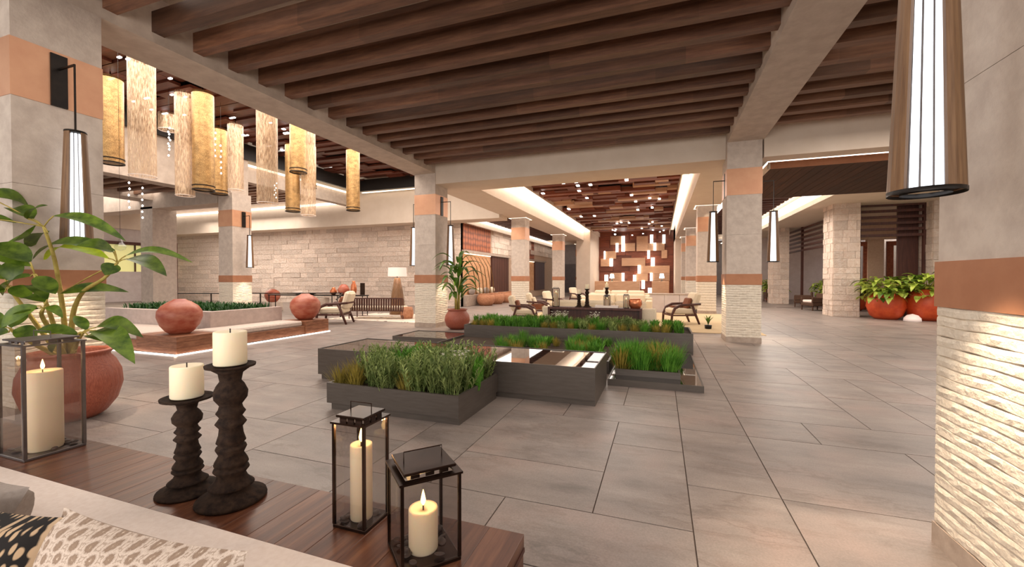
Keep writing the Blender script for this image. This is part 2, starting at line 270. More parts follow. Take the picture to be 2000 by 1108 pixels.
# ------------------------------------------------------------------ mesh helpers
class MB:
    def __init__(s): s.v = []; s.f = []; s.uv = None
    def add(s, vs_, fs):
        o = len(s.v); s.v += [tuple(p) for p in vs_]; s.f += [tuple(i + o for i in q) for q in fs]; return s
    def box(s, x0, x1, y0, y1, z0, z1, rz=0, c=None):
        vs_ = [(x, y, z) for z in (z0, z1) for y in (y0, y1) for x in (x0, x1)]
        if rz:
            c = c or ((x0 + x1) / 2, (y0 + y1) / 2); ca, sa = math.cos(rz), math.sin(rz)
            vs_ = [(c[0] + (x - c[0]) * ca - (y - c[1]) * sa, c[1] + (x - c[0]) * sa + (y - c[1]) * ca, z) for x, y, z in vs_]
        return s.add(vs_, [(0, 2, 3, 1), (4, 5, 7, 6), (0, 1, 5, 4), (2, 6, 7, 3), (0, 4, 6, 2), (1, 3, 7, 5)])
    def bbox(s, x0, x1, y0, y1, z0, z1, b=.01):
        """box with chamfered edges"""
        rings = []
        for z, i in ((z0, b), (z0 + b, 0), (z1 - b, 0), (z1, b)):
            r = [(x0 + i + (0 if i else b), y0 + i), (x1 - i - (0 if i else b), y0 + i), (x1 - i, y0 + i + (0 if i else b)), (x1 - i, y1 - i - (0 if i else b)),
                 (x1 - i - (0 if i else b), y1 - i), (x0 + i + (0 if i else b), y1 - i), (x0 + i, y1 - i - (0 if i else b)), (x0 + i, y0 + i + (0 if i else b))]
            rings.append([(x, y, z) for x, y in r])
        vs_ = sum(rings, []); fs = [tuple(range(7, -1, -1)), tuple(range(24, 32))]
        for k in range(3):
            for j in range(8): fs.append((k * 8 + j, k * 8 + (j + 1) % 8, k * 8 + 8 + (j + 1) % 8, k * 8 + 8 + j))
        return s.add(vs_, fs)
    def bar(s, p, q, w, h=None, up=(0, 0, 1)):
        h = h or w; p = Vector(p); q = Vector(q); d = (q - p).normalized(); u = Vector(up)
        if abs(d.dot(u)) > .98: u = Vector((0, 1, 0))
        a = d.cross(u).normalized() * w / 2; c = a.cross(d).normalized() * h / 2
        vs_ = [p - a - c, p + a - c, p + a + c, p - a + c, q - a - c, q + a - c, q + a + c, q - a + c]
        return s.add(vs_, [(3, 2, 1, 0), (4, 5, 6, 7), (0, 1, 5, 4), (1, 2, 6, 5), (2, 3, 7, 6), (3, 0, 4, 7)])
    def tube(s, pts, r, n=8, cap=True):
        pts = [Vector(p) for p in pts]; m = len(pts); rr = r if isinstance(r, (list, tuple)) else [r] * m
        vs_ = []; pa = None
        for i, p in enumerate(pts):
            d = (pts[min(i + 1, m - 1)] - pts[max(i - 1, 0)]).normalized()
            a = d.cross(Vector((0, 0, 1))) if pa is None else pa - d * pa.dot(d)
            if a.length < 1e-3: a = d.cross(Vector((0, 1, 0)))
            a.normalize(); pa = a; b = d.cross(a)
            vs_ += [p + (a * math.cos(2 * PI * k / n) + b * math.sin(2 * PI * k / n)) * rr[i] for k in range(n)]
        fs = [(i * n + k, i * n + (k + 1) % n, i * n + n + (k + 1) % n, i * n + n + k) for i in range(m - 1) for k in range(n)]
        if cap: fs += [tuple(range(n - 1, -1, -1)), tuple(range((m - 1) * n, m * n))]
        return s.add(vs_, fs)
    def lathe(s, prof, n=24, c=(0, 0, 0), cap0=True, cap1=True, flute=0, fl_n=0):
        vs_ = []
        for r, z in prof:
            for k in range(n):
                a = 2 * PI * k / n; q = r * (1 + (flute * math.cos(fl_n * a) if fl_n else 0))
                vs_.append((c[0] + q * math.cos(a), c[1] + q * math.sin(a), c[2] + z))
        m = len(prof); fs = [(i * n + k, i * n + (k + 1) % n, i * n + n + (k + 1) % n, i * n + n + k) for i in range(m - 1) for k in range(n)]
        if cap0: fs.append(tuple(range(n - 1, -1, -1)))
        if cap1: fs.append(tuple(range((m - 1) * n, m * n)))
        return s.add(vs_, fs)
    def leaf(s, base, tip, w, droop=.15, fold=.25, seg=6, up=(0, 0, 1), thick=.0):
        """blade with a folded midrib that arches between base and tip"""
        b = Vector(base); t = Vector(tip); L = (t - b).length; d = (t - b).normalized(); u = Vector(up)
        side = d.cross(u); side = side.normalized() if side.length > 1e-3 else Vector((1, 0, 0)); nn = side.cross(d).normalized()
        vs_ = []
        for i in range(seg + 1):
            k = i / seg; ww = w * .5 * (math.sin(PI * min(1, k ** .8 * .98 + .02))) ** .8 * (1 if k < 1 else .02)
            m = b + d * (L * k) + nn * (droop * L * math.sin(PI * k))
            vs_ += [m - side * ww + nn * ww * fold, m, m + side * ww + nn * ww * fold]
        fs = []
        for i in range(seg):
            a = i * 3; fs += [(a, a + 1, a + 4, a + 3), (a + 1, a + 2, a + 5, a + 4)]
        return s.add(vs_, fs)
    def mesh(s, name, mat, smooth=False):
        me = bpy.data.meshes.new(name); me.from_pydata(s.v, [], s.f); me.update()
        if smooth: me.polygons.foreach_set('use_smooth', [True] * len(me.polygons))
        if mat: me.materials.append(M[mat])
        return me
    def build(s, name, mat, parent=None, smooth=False, loc=None, rz=0, kind=None, label=None):
        o = bpy.data.objects.new(name, s.mesh(name, mat, smooth)); C.objects.link(o)
        if parent is not None: o.parent = parent
        if loc: o.location = loc
        if rz: o.rotation_euler[2] = rz
        if kind: o['kind'] = kind
        if label: o['label'] = label
        return o
def B(*a): return MB().box(*a)
def tag(o, label, cat, group=None):
    o['label'] = label; o['category'] = cat
    if group: o['group'] = group
    return o
def thing(name, label, cat, loc=(0, 0, 0), rz=0, group=None):
    o = bpy.data.objects.new(name, None); C.objects.link(o); o.location = loc; o.rotation_euler[2] = rz
    o.empty_display_size = .1; return tag(o, label, cat, group)
def inst(name, me, loc, parent=None, rot=(0, 0, 0), sc=(1, 1, 1)):
    o = bpy.data.objects.new(name, me); C.objects.link(o); o.location = loc; o.rotation_euler = rot; o.scale = sc
    if parent is not None: o.parent = parent
    return o
def copy_tree(o, parent=None):
    c = o.copy(); C.objects.link(c); c.parent = parent
    for ch in list(o.children): copy_tree(ch, c)
    return c
def struct(name, mb, mat, parent=None, smooth=False): return mb.build(name, mat, parent, smooth, kind='structure' if parent is None else None)
UNIT = {}
def unit(mat, bev=True):
    if (mat, bev) not in UNIT:
        mb = MB(); (mb.bbox(-.5, .5, -.5, .5, -.5, .5, .02) if bev else mb.box(-.5, .5, -.5, .5, -.5, .5)); UNIT[mat, bev] = mb.mesh('unit_' + mat, mat)
    return UNIT[mat, bev]
def ubox(name, mat, x0, x1, y0, y1, z0, z1, parent=None):
    return inst(name, unit(mat, name == 'stone'), ((x0 + x1) / 2, (y0 + y1) / 2, (z0 + z1) / 2), parent, (0, 0, 0), (x1 - x0, y1 - y0, z1 - z0))

# ------------------------------------------------------------------ floor
fl = struct('floor', B(-40, 26, -8, 60, -.3, -.006), 'grout')
GX, GY, OX, OY = .592, .597, .19, 2.66
used = {}; tiles = []
def put(i, j, w, h):
    for a in range(w):
        for b_ in range(h):
            if (i + a, j + b_) in used: return False
    for a in range(w):
        for b_ in range(h): used[(i + a, j + b_)] = 1
    tiles.append((i, j, w, h)); return True
for t in [(0, -1, 1, 2), (0, 1, 1, 2), (0, 3, 1, 2), (-1, 0, 1, 2), (-1, 2, 1, 1), (-2, 3, 2, 1), (-1, 4, 1, 1), (-3, 1, 2, 2), (-3, 0, 2, 1), (-2, -1, 2, 1), (-4, -1, 2, 1), (-3, 3, 1, 1),
          (1, 1, 2, 2), (1, 3, 1, 1), (2, 3, 2, 1), (1, 4, 2, 1), (1, 5, 2, 2), (3, 4, 1, 2), (1, -1, 2, 2), (1, 7, 2, 1), (1, 8, 2, 1), (-4, 2, 1, 2), (-6, 1, 2, 2), (0, 5, 1, 2), (-6, 0, 2, 1), (3, 6, 1, 2), (3, 8, 2, 1), (4, 4, 2, 2), (3, 1, 2, 2), (3, 0, 2, 1)]: put(*t)
rt_ = random.Random(3)
for j in range(-3, 36):
    for i in range(-36, 18):
        for w, h in rt_.sample([(2, 2), (2, 1), (1, 2), (2, 1), (1, 2)], 5) + [(1, 1)]:
            if put(i, j, w, h): break
yaw = math.atan(290 / 815.0)
def pix(x, y, z=0):
    dx, dy = x, y; fwd = -math.sin(yaw) * dx + math.cos(yaw) * dy; r = math.cos(yaw) * dx + math.sin(yaw) * dy
    return (1000 + 815 * r / fwd, 543 + 815 * (1.5 - z) / fwd) if fwd > .3 else (None, None)
def vis(t):
    x = OX + (t[0] + t[2] / 2) * GX; y = OY + (t[1] + t[3] / 2) * GY; p = pix(x, y)
    return p[0] is not None and -120 < p[0] < 2120 and p[1] < 1300
tiles = [t for t in tiles if vis(t) and OX + t[0] * GX < 11 and OY + t[1] * GY < 24]
def inplanter(t):
    x0 = OX + t[0] * GX; y0 = OY + t[1] * GY
    return (-4.75 < x0 and x0 + t[2] * GX < -.8 and 4.9 < y0 and y0 + t[3] * GY < 6)
tiles = [t for t in tiles if not inplanter(t)]
tiles.sort(key=lambda t: (OX + t[0] * GX) ** 2 + (OY + t[1] * GY) ** 2)
rest = MB()
for k, (i, j, w, h) in enumerate(tiles):
    x0 = OX + i * GX + .004; x1 = OX + (i + w) * GX - .004; y0 = OY + j * GY + .004; y1 = OY + (j + h) * GY - .004
    if k < 298: inst('tile', unit('tile', False), ((x0 + x1) / 2, (y0 + y1) / 2, -.005), fl, (0, 0, 0), (x1 - x0, y1 - y0, .01))
    else: rest.box(x0, x1, y0, y1, -.01, 0)
r_ = rest.build('far_tiles', 'tile', fl, kind='stuff')
# plain slabs under everything further away
mb = MB()
for j in range(20): mb.box(-38 + 0, 25, 24.5 + j * 1.2, 24.5 + j * 1.2 + 1.19, -.01, 0)
for i in range(6): mb.box(-38 + i * 3, -38 + i * 3 + 2.98, 0, 24.4, -.01, -.001)
mb.build('distant_tiles', 'tile', fl, kind='stuff')

# ------------------------------------------------------------------ ceilings and beams
XL, XR = -6.4, 1.45
def slats(name, x0, x1, ys, zb, h, w, mat, label=None):
    c = struct(name, B(x0, x1, min(ys) - .6, max(ys) + .6, zb + h + .22, zb + h + .5), 'paint')
    for y in ys: ubox('slat', mat, x0, x1, y, y + w, zb, zb + h, c)
    mb = MB()
    for y in ys[1::6]: mb.box(x0 + .3, x1 - .3, y - .19, y - .15, zb + h + .16, zb + h + .2)
    mb.build('light_line', 'led', c)
    return c
ys = [3.67 + .522 * k for k in range(-7, 14)]
slats('ceiling', XL, XR, ys, 4.78, .27, .15, 'slat')
ysr = [3.4 + .522 * k for k in range(-5, 14)]
slats('ceiling_right', 2.2, 12, ysr, 4.78, .2, .17, 'slat_r')
slats('ceiling_left', -19.4, -15.75, [4.2 + .52 * k for k in range(13)], 4.78, .25, .16, 'slat_r')
struct('trim_1', B(-7.15, XL, -3, 11.8, 4.65, 6.9), 'plaster')
struct('trim_2', B(XR, 2.2, -3, 11.7, 4.65, 5.6), 'plaster')
struct('trim_3', B(XL + .001, XR - .001, 11.1, 11.85, 4.32, 5.6), 'paint')
struct('trim_4', B(2.2, 12, 10.85, 11.3, 4.24, 5.6), 'paint')
# hall soffit around the coffer
s = MB(); s.box(-7.2, -5.79, 11.85, 39, 4.5, 5.6); s.box(1.06, 2.3, 11.85, 39, 4.5, 5.6); s.box(-5.79, 1.06, 11.85, 13.1, 4.5, 5.6)
struct('trim_5', s, 'paint')
hc = struct('ceiling_hall', B(-5.8, 1.07, 13.1, 39, 5.62, 5.7), 'paint')
for x0, x1 in ((-5.23, -5.2), (.69, .72)): B(x0, x1, 13.0, 38.6, 5.2, 5.6).build('edge_board', 'paint', hc)
# blocks of the coffer
rb = random.Random(11); cnt = 0; ccnt = 0
y = 12.9; row = 0
while y < 38.4:
    x = -5.2 - rb.random() * .6
    d = .34 if y < 22 else .5
    while x < .68:
        L = rb.choice([.5, .8, 1.1, 1.5, 1.9]); x1 = min(x + L, .68); x0 = max(x, -5.2); z = 5.25 + rb.choice([-.0, .06, .12, .2, .27])
        if x1 - x0 > .12 and cnt < 290:
            ubox('wood_block', 'block_t' if rb.random() < .3 else 'block_d', x0, x1 - .01, y, y + d - .01, z, z + .12 + (.4 - (z - 5.2)) * .2, hc); cnt += 1
        x += L
        if rb.random() < .14 and ccnt < 60 and -5 < x < .4:
            ubox('cell_light', 'celllight', x - .06, x + .06, y + .06, y + d - .08, 5.2, 5.24, hc); ccnt += 1
    y += d; row += 1
B(-5.2, .68, 12.9, 38.5, 5.56, 5.6).build('backing_board', 'block_d', hc)
# atrium ceiling
ac = struct('ceiling_atrium', B(-15, -7.15, -3, 18.4, 6.95, 7.1), 'blackband')
rb = random.Random(5); yy = 2.0; cnt = 0
while yy < 17.9:
    x = -14.9 - rb.random()
    while x < -7.2:
        L = rb.choice([.9, 1.4, 2.1]); x0 = max(x, -14.9); x1 = min(x + L, -7.2)
        if x1 > x0 + .2 and cnt < 290:
            z = 6.55 + rb.choice([0, .05, .1, .16]); ubox('ceiling_plank', 'atrium_wood', x0, x1 - .02, yy, yy + .3, z, z + .08, ac); cnt += 1
        x += L
    yy += .33
for k in range(90):
    x = rb.uniform(-14.6, -7.6); y0 = rb.uniform(3, 12.5); ubox('cell_light', 'celllight', x, x + rb.choice([.1, .22]), y0, y0 + .05, 6.5, 6.53, ac)
struct('trim_6', MB().box(-15.02, -14.9, 0, 18.02, 6.02, 6.6).box(-15.02, -7.15, 17.9, 18.02, 6.02, 6.6), 'blackband')
s = MB(); s.box(-15.6, -15.06, -1, 11.1, 4.55, 7); s.box(-15.7, -15.0, 11.1, 11.8, 4.65, 6.98)
struct('trim_7', s, 'plaster')
s = MB(); s.box(-15.6, -15.2, 11.8, 18.6, 5.25, 5.85); struct('trim_8', s, 'plaster')
s = MB(); s.box(-15.6, -15.4, 11.8, 18.3, 5.85, 6.95)
struct('trim_9', s, 'paint')
struct('trim_10', MB().box(-15.25, -15.06, 11.8, 18.1, 5.86, 5.9), 'warmcove')
# white fascia above the limestone wall
struct('trim_11', MB().box(-32, -7.15, 18.3, 18.5, 4.32, 7).box(-32, -7.15, 18.5, 19.4, 4.32, 4.5), 'paint')
struct('trim_12', MB().box(-14.8, -7.3, 18.06, 18.14, 5.95, 5.99), 'warmcove')
struct('trim_13', MB().box(-32, -15.9, 18.0, 18.28, 5.5, 5.56), 'cove')
# left low bay behind the second colonnade
s = slats('ceiling_left_far', -31.8, -15.7, [12.2 + .5 * k for k in range(12)], 5.75, .2, .22, 'slat_r')
struct('trim_14', MB().box(-32, -15.7, 11.1, 11.8, 4.32, 5.6).box(-20.3, -19.4, -1, 11.1, 4.65, 5.6), 'plaster')
struct('ceiling_left_outer', B(-32, -20.3, -1, 11.1, 5.4, 5.6), 'paint')
# left aisle of the hall
la = struct('ceiling_left_aisle', B(-9.8, -7.1, 18.4, 42, 4.85, 5.0), 'paint')
for k in range(26): ubox('slat', 'dark_wood', -9.1, -7.25, 18.8 + k * .6, 19.1 + k * .6, 4.62, 4.78, la)
struct('trim_15', MB().box(-9.75, -9.5, 18.4, 42, 4.35, 4.62), 'paint'); struct('trim_16', B(-9.48, -9.15, 18.9, 41, 4.58, 4.62), 'cove')
struct('trim_17', MB().box(-9.8, -7.1, 18.4, 18.75, 4.4, 4.95), 'paint')
# right aisle
ra = struct('ceiling_right_aisle', B(2.2, 12, 16.6, 42, 4.95, 5.1), 'paint')
for k in range(26): ubox('slat', 'dark_wood', 2.4, 4.7, 17.2 + k * .6, 17.5 + k * .6, 4.55, 4.7, ra)
struct('trim_18', MB().box(5.6, 12, 16.6, 42, 4.35, 4.9).box(2.2, 12, 16.2, 16.8, 4.35, 4.9), 'paint')
struct('trim_19', MB().box(5.0, 5.55, 17.2, 41, 4.52, 4.56).box(2.3, 2.5, 17.2, 41, 4.52, 4.56), 'cove')
struct('ceiling_right_canopy_back', B(2.2, 12, 11.3, 16.7, 5.0, 5.2), 'paint')
cn = struct('ceiling_canopy', B(2.55, 12, 11.95, 16.3, 4.24, 4.3), 'canopy')
for k in range(38): ubox('plank', 'canopy', 2.55 + k * .25, 2.79 + k * .25, 11.95, 16.3, 4.2, 4.24, cn)
ubox('edge_board', 'bronze_low', 2.5, 12, 11.9, 11.95, 4.2, 4.36, cn)
struct('trim_20', MB().box(2.5, 12, 11.9, 11.95, 4.365, 4.42).box(2.5, 2.55, 11.95, 16, 4.345, 4.4), 'cove')
struct('trim_21', MB().box(2.5, 2.55, 11.9, 16.3, 4.2, 4.34), 'paint')

# ------------------------------------------------------------------ walls
def stone_wall(name, x0, x1, y0, y1, z0, z1, axis, rows=(.2, .34), cols=(.3, .8), limit=300, side=-1, seed=1, skip=None):
    """axis 'x': the wall face runs along x and looks towards -y;  'y': runs along y and looks towards side*x"""
    r = random.Random(seed); w = struct(name, B(x0, x1, y0, y1, z0, z1), 'joint'); z = z0; n_ = 0; rest_ = MB()
    while z < z1 - .02:
        h = min(r.uniform(*rows), z1 - z)
        if z1 - z - h < .1: h = z1 - z
        a, a1 = (x0, x1) if axis == 'x' else (y0, y1)
        while a < a1 - .02:
            L = min(r.uniform(*cols), a1 - a)
            if a1 - a - L < .12: L = a1 - a
            d = r.uniform(.02, .06); g = .006
            if not (skip and skip(a, a + L, z)):
                if axis == 'x': bx = (a + g, a + L - g, y0 - d, y0 + .01, z + g, z + h - g)
                elif side < 0: bx = (x0 - d, x0 + .01, a + g, a + L - g, z + g, z + h - g)
                else: bx = (x1 - .01, x1 + d, a + g, a + L - g, z + g, z + h - g)
                if n_ < limit: ubox('stone', 'limestone', *bx, parent=w); n_ += 1
                else: rest_.bbox(*bx, .008)
            a += L
        z += h
    if rest_.v: rest_.build('small_stones', 'limestone', w, kind='stuff')
    return w
stone_wall('wall_back', -22.5, -9.7, 19.4, 19.8, 0, 4.4, 'x', rows=(.22, .34), cols=(.45, 1.1), limit=290, seed=4)
struct('wall_back_upper', B(-32, -9.7, 19.4, 19.8, 4.4, 7), 'paint')
stone_wall('wall_back_left', -32, -22.5, 19.4, 19.8, 0, 4.4, 'x', rows=(.26, .36), cols=(.5, 1.2), limit=120, seed=9)
# outer left wall with its backlit window
s = MB(); s.box(-32.4, -32, 0, 14.0, 0, 4.8); s.box(-32.4, -32, 14.0, 19.8, 0, 1.9); s.box(-32.4, -32, 14.0, 19.8, 3.65, 4.8); s.box(-32.4, -32, 19.0, 19.8, 1.9, 3.7)
struct('wall_left', s, 'lilac'); struct('trim_22', B(-32.3, -31.9, 0, 19.4, 4.6, 6), 'paint')
w = struct('window_1', B(-32.2, -31.8, 13.9, 19.1, 3.6, 3.78), 'dark_wood'); B(-32.3, -32.25, 14, 19, 1.9, 3.65).build('pane', 'yellow_light', w)
for k in range(4): B(-32.15, -32.05, 14 + k * 1.64, 14.06 + k * 1.64, 1.9, 3.65).build('mullion', 'dark_wood', w)
door = tag(MB().bbox(-29.6, -29.1, 17.9, 18.0, 0, 3.7, .01).build('dark_post', 'dark_wood'), 'tall dark brown post just right of the plain unbanded column', 'post')
# hall side wall left (along y) with niches
stone_wall('wall_hall_left', -10.1, -9.7, 19.4, 42, 0, 4.4, 'y', rows=(.25, .4), cols=(.4, .9), limit=160, side=1, seed=6, skip=lambda a, b, z: (a < 23.4 and b > 19.6) or (z < 2.8 and a < 27) or (28.5 < a < 40 and z < 3.2))
def niche(y0, y1, nm):
    p = struct(nm, B(-9.72, -9.66, y0, y1, 2.95, 4.35), 'carved')
    B(-9.7, -9.5, y0 - .1, y1 + 3.2, 2.82, 2.96).build('lintel', 'plinth', p)
    B(-9.72, -9.68, y0, y1, .5, 2.82).build('lit_panel', 'amber', p)
    for k in range(7):
        yy = y1 + .1 + k * .42; ubox('door_panel', 'dark_wood', -9.72, -9.6, yy, yy + .4, .5, 2.82, p)
    B(-9.66, -9.6, y0 + .1, y1 - .1, 2.76, 2.8).build('niche_strip', 'warmcove', p)
    return p
niche(19.6, 23.3, 'wall_hall_left_niche'); niche(29, 32.5, 'wall_hall_left_far_niche')
br = thing('branch_sculpture', 'curving bare brown branches rising in the glowing amber niche', 'sculpture', (-9.3, 21, .62))
for k in range(6):
    y0 = -1.2 + k * .5; MB().tube([(0, y0 + .6, 0), (0, y0 + .5, .7), (.02, y0 + .1, 1.5), (0, y0 - .6, 2.0)], [.03, .028, .022, .012], 6).build('branch', 'bark', br)
struct('wall_hall_left_base', MB().bbox(-9.68, -9.47, 19.6, 26.2, .0, .6, .02), 'plinth')
for k in range(4):
    pt = thing('clay_pot', ['first', 'second', 'third', 'last'][k] + ' round terracotta pot from the palm in the row below the carved niche', 'pot', (-8.95, 20.9 + k * 1.45, 0), 0, 'terracotta pots below the niche')
    MB().lathe([(.34, 0), (.47, .2), (.5, .4), (.44, .56), (.38, .6), (.4, .64), (.36, .63), (.3, .5)], 20, cap1=False).build('body', 'terra_b', pt, True)
    MB().lathe([(.33, .56), (.0, .57)], 16, cap0=False).build('soil', 'soil', pt)
for k, y0 in enumerate((20.4, 21.4, 22.3, 23.2)):
    c_ = MB().lathe([(.05, 0), (.2, .03), (.26, .14), (.2, .26), (.04, .3)], 14).build('cushion', 'cream_hall' if k % 2 else 'grey_cush', None, True, (-9.54, y0, .6))
    c_.scale = (.4, 1.5, 1.2); tag(c_, ['grey rounded cushion nearest the palm on the niche ledge', 'ivory rounded cushion second along the niche ledge', 'grey rounded cushion third along the niche ledge', 'ivory rounded cushion last along the niche ledge'][k], 'cushion')
# end of left aisle
struct('wall_left_aisle_end', B(-10, -6.5, 42, 42.2, 0, 4.9), 'grey_wall'); struct('door_1', B(-9.2, -6.6, 41.9, 42, 0, 2.9), 'grey_dark')
struct('wall_right_aisle_end', B(2.2, 8, 42, 42.2, 0, 4.9), 'grey_wall'); struct('door_2', B(2.4, 4.6, 41.9, 42, 0, 2.4), 'grey_dark')
struct('trim_23', B(-6.4, -5.3, 33.5, 38.8, 0, 5.6), 'paint'); struct('trim_24', B(1.06, 2.2, 34.5, 38.8, 0, 5.6), 'paint')
# hall end wall of wood blocks and light tubes
ew = struct('wall_hall_end', B(-5.4, 1.2, 38.7, 39, 0, 5.7), 'dark_wood')
tan = [(-4.24, -3.26, 4.48, 5.24), (-3.04, -2.13, 3.87, 4.57), (-2.0, -1.06, 3.85, 5.16), (-1.05, 0.32, 3.86, 4.53), (-4.69, -3.75, 3.22, 3.9), (-5.11, -4.3, 2.54, 3.24), (-3.26, -1.27, 2.56, 3.26), (0.07, 0.53, 3.2, 3.91), (-1.63, 0.74, 1.91, 2.56), (-0.63, 0.74, 1.25, 1.9), (-2.03, -1.05, 1.22, 1.89), (-4.23, -3.25, 1.17, 1.95)]
lt = [(-3.27, -3.0, 3.84, 5.21), (-3.77, -3.55, 3.81, 4.59), (-4.82, -4.69, 3.19, 3.9), (-4.3, -4.03, 2.54, 3.23), (-0.86, -0.62, 4.5, 5.24), (-0.58, -0.37, 3.87, 4.54), (0.15, 0.37, 4.47, 5.22), (-1.09, -0.89, 3.18, 3.89), (-0.79, -0.48, 2.53, 3.26), (-1.89, -1.65, 1.89, 2.61), (-4.74, -4.44, 1.2, 1.77), (-3.24, -3.03, 1.22, 1.94), (-2.28, -2.03, 1.2, 1.76), (-0.86, -0.65, 1.24, 1.93), (-1.56, -1.3, 0.55, 1.27), (-1.02, -0.71, 0.2, 0.62)]
for a in tan: ubox('tan_block', 'block_t', a[0], a[1], 38.3, 38.5, a[2], a[3], ew)
for a in lt: ubox('light_tube', 'celllight', a[0], a[1], 38.2, 38.3, a[2], a[3], ew)
rb = random.Random(2)
for r in range(8):
    x = -5.3
    while x < 1.0:
        L = rb.uniform(.7, 1.8); ubox('dark_block', 'block_d', x, min(x + L, 1.05) - .01, 38.7 - rb.uniform(.05, .18), 38.7, r * .7, r * .7 + .69, ew); x += L
for x0, x1, lb in ((-5.37, -1.62, 'long low tan console box on the left in front of the wood block wall'), (-.67, .66, 'short low tan console box on the right in front of the wood block wall')):
    tag(MB().bbox(x0, x1, 36, 36.8, .0, 1.22, .02).build('console_box', 'block_t'), lb, 'console')
def table_lamp(x, y, z, lb):
    t = thing('table_lamp', lb, 'lamp', (x, y, z)); MB().lathe([(.12, 0), (.04, .05), (.03, .25)], 12).build('base', 'black', t, True)
    MB().lathe([(.2, .25), (.14, .62)], 16, cap0=False, cap1=False).build('lamp_shade', 'celllight', t, True); plight('lamp_bulb', (x, y - .3, z + .5), 25)
table_lamp(.1, 36.4, 1.22, 'glowing table lamp on the short right hand console box'); table_lamp(-3.9, 36.4, 1.22, 'glowing table lamp on the long left hand console box')
# right side: stone pillars
def pillar(x0, x1, y0, y1, h, label, seed, nm='stone_pillar'):
    t = thing(nm, label, 'pillar', ((x0 + x1) / 2, (y0 + y1) / 2, 0)); cx, cy = t.location[0], t.location[1]
    B(x0 - cx, x1 - cx, y0 - cy, y1 - cy, 0, h).build('core', 'joint', t); r = random.Random(seed); z = 0
    while z < h - .05:
        hh = min(r.uniform(.2, .36), h - z)
        for (a0, a1, ax) in ((x0 - cx, x1 - cx, 'x'), (y0 - cy, y1 - cy, 'y')):
            a = a0
            while a < a1 - .03:
                L = min(r.uniform(.22, .5), a1 - a); L = a1 - a if a1 - a - L < .1 else L; d = r.uniform(.01, .04)
                bx = (a + .005, a + L - .005, y0 - cy - d, y0 - cy + .01) if ax == 'x' else (x0 - cx - d, x0 - cx + .01, a + .005, a + L - .005)
                ubox('stone', 'limestone', *bx, z + .005, z + hh - .005, t); a += L
        z += hh
    return t
pillar(6.3, 7.15, 19.4, 20.4, 4.6, 'broad limestone pillar left of the two big orange pots', 1)
pillar(6.1, 6.9, 27.7, 28.8, 4.6, 'farther slim limestone pillar behind the hanging lamp', 2)
pillar(9.45, 10.4, 19.7, 20.7, 4.6, 'limestone pillar right of the two big orange pots', 3)
# louvre screens
def louvre(name, label, axis, a0, a1, c, z0, z1, pitch, posts):
    t = thing(name, label, 'screen', ((a0 + a1) / 2, c, 0) if axis == 'x' else (c, (a0 + a1) / 2, 0)); L = (a1 - a0) / 2; z = z0
    while z < z1:
        (B(-L, L, -.05, .05, z, z + .1) if axis == 'x' else B(-.05, .05, -L, L, z, z + .1)).build('slat', 'dark_wood', t); z += pitch
    for p in posts:
        (B(p * L - .04, p * L + .04, -.06, .06, 0, z1) if axis == 'x' else B(-.06, .06, p * L - .04, p * L + .04, 0, z1)).build('post', 'dark_wood', t)
    return t
louvre('louvre_screen', 'dark slatted screen above the two big orange pots', 'x', 7.2, 9.4, 20.15, 3.1, 4.5, .235, (-1, 1))
louvre('louvre_screen', 'dark slatted screen between the two left limestone pillars', 'y', 20.5, 31, 7.5, 3.0, 4.6, .24, (-1, -.3, .35, 1))
tag(MB().bbox(8.75, 9.4, 20.5, 20.6, 0, 4.5, .01).build('wood_panel', 'dark_wood'), 'brown wood panel behind the right hand orange pot', 'panel')
bgw = struct('wall_right_outer', MB().box(7.6, 8.8, 24, 24.3, 3.2, 4.8).box(8.8, 20, 24, 24.3, 3.3, 4.8).box(9.15, 9.75, 24, 24.3, 0, 3.3), 'joint')
dr = thing('window_2', 'brown framed glazed door behind the plants', 'door', (9.9, 24.1, 0)); dr['kind'] = 'structure'
MB().box(0, .25, 0, .1, 0, 3.2).box(1.0, 1.25, 0, .1, 0, 3.2).box(.25, 1, 0, .1, 3.0, 3.2).build('door_frame', 'red_wood', dr); B(.25, 1.0, .04, .06, 0, 3).build('pane', 'clear', dr)
dr2 = thing('window_3', 'brown framed glazed door at the left behind the plants', 'door', (8.6, 24.1, 0)); dr2['kind'] = 'structure'
MB().box(0, .12, 0, .1, 0, 3.2).box(.42, .56, 0, .1, 0, 3.2).box(.12, .42, 0, .1, 3.0, 3.2).build('door_frame', 'red_wood', dr2); B(.12, .42, .04, .06, 0, 3).build('pane', 'clear', dr2)
struct('wall_garden', B(6, 24, 34, 34.3, 0, 5), 'lilac'); struct('wall_garden_far', MB().box(13, 13.3, 21, 26, 0, 4.8).box(13, 13.3, 28, 34, 0, 4.8), 'limestone')
stone_wall('wall_garden_side', 10.4, 20, 20.7, 21, 0, 4.6, 'x', limit=10, seed=3, rows=(.5, .8), cols=(1, 2))
struct('wall_right', B(11.8, 12.1, -2, 16.3, 0, 5.6), 'paint')

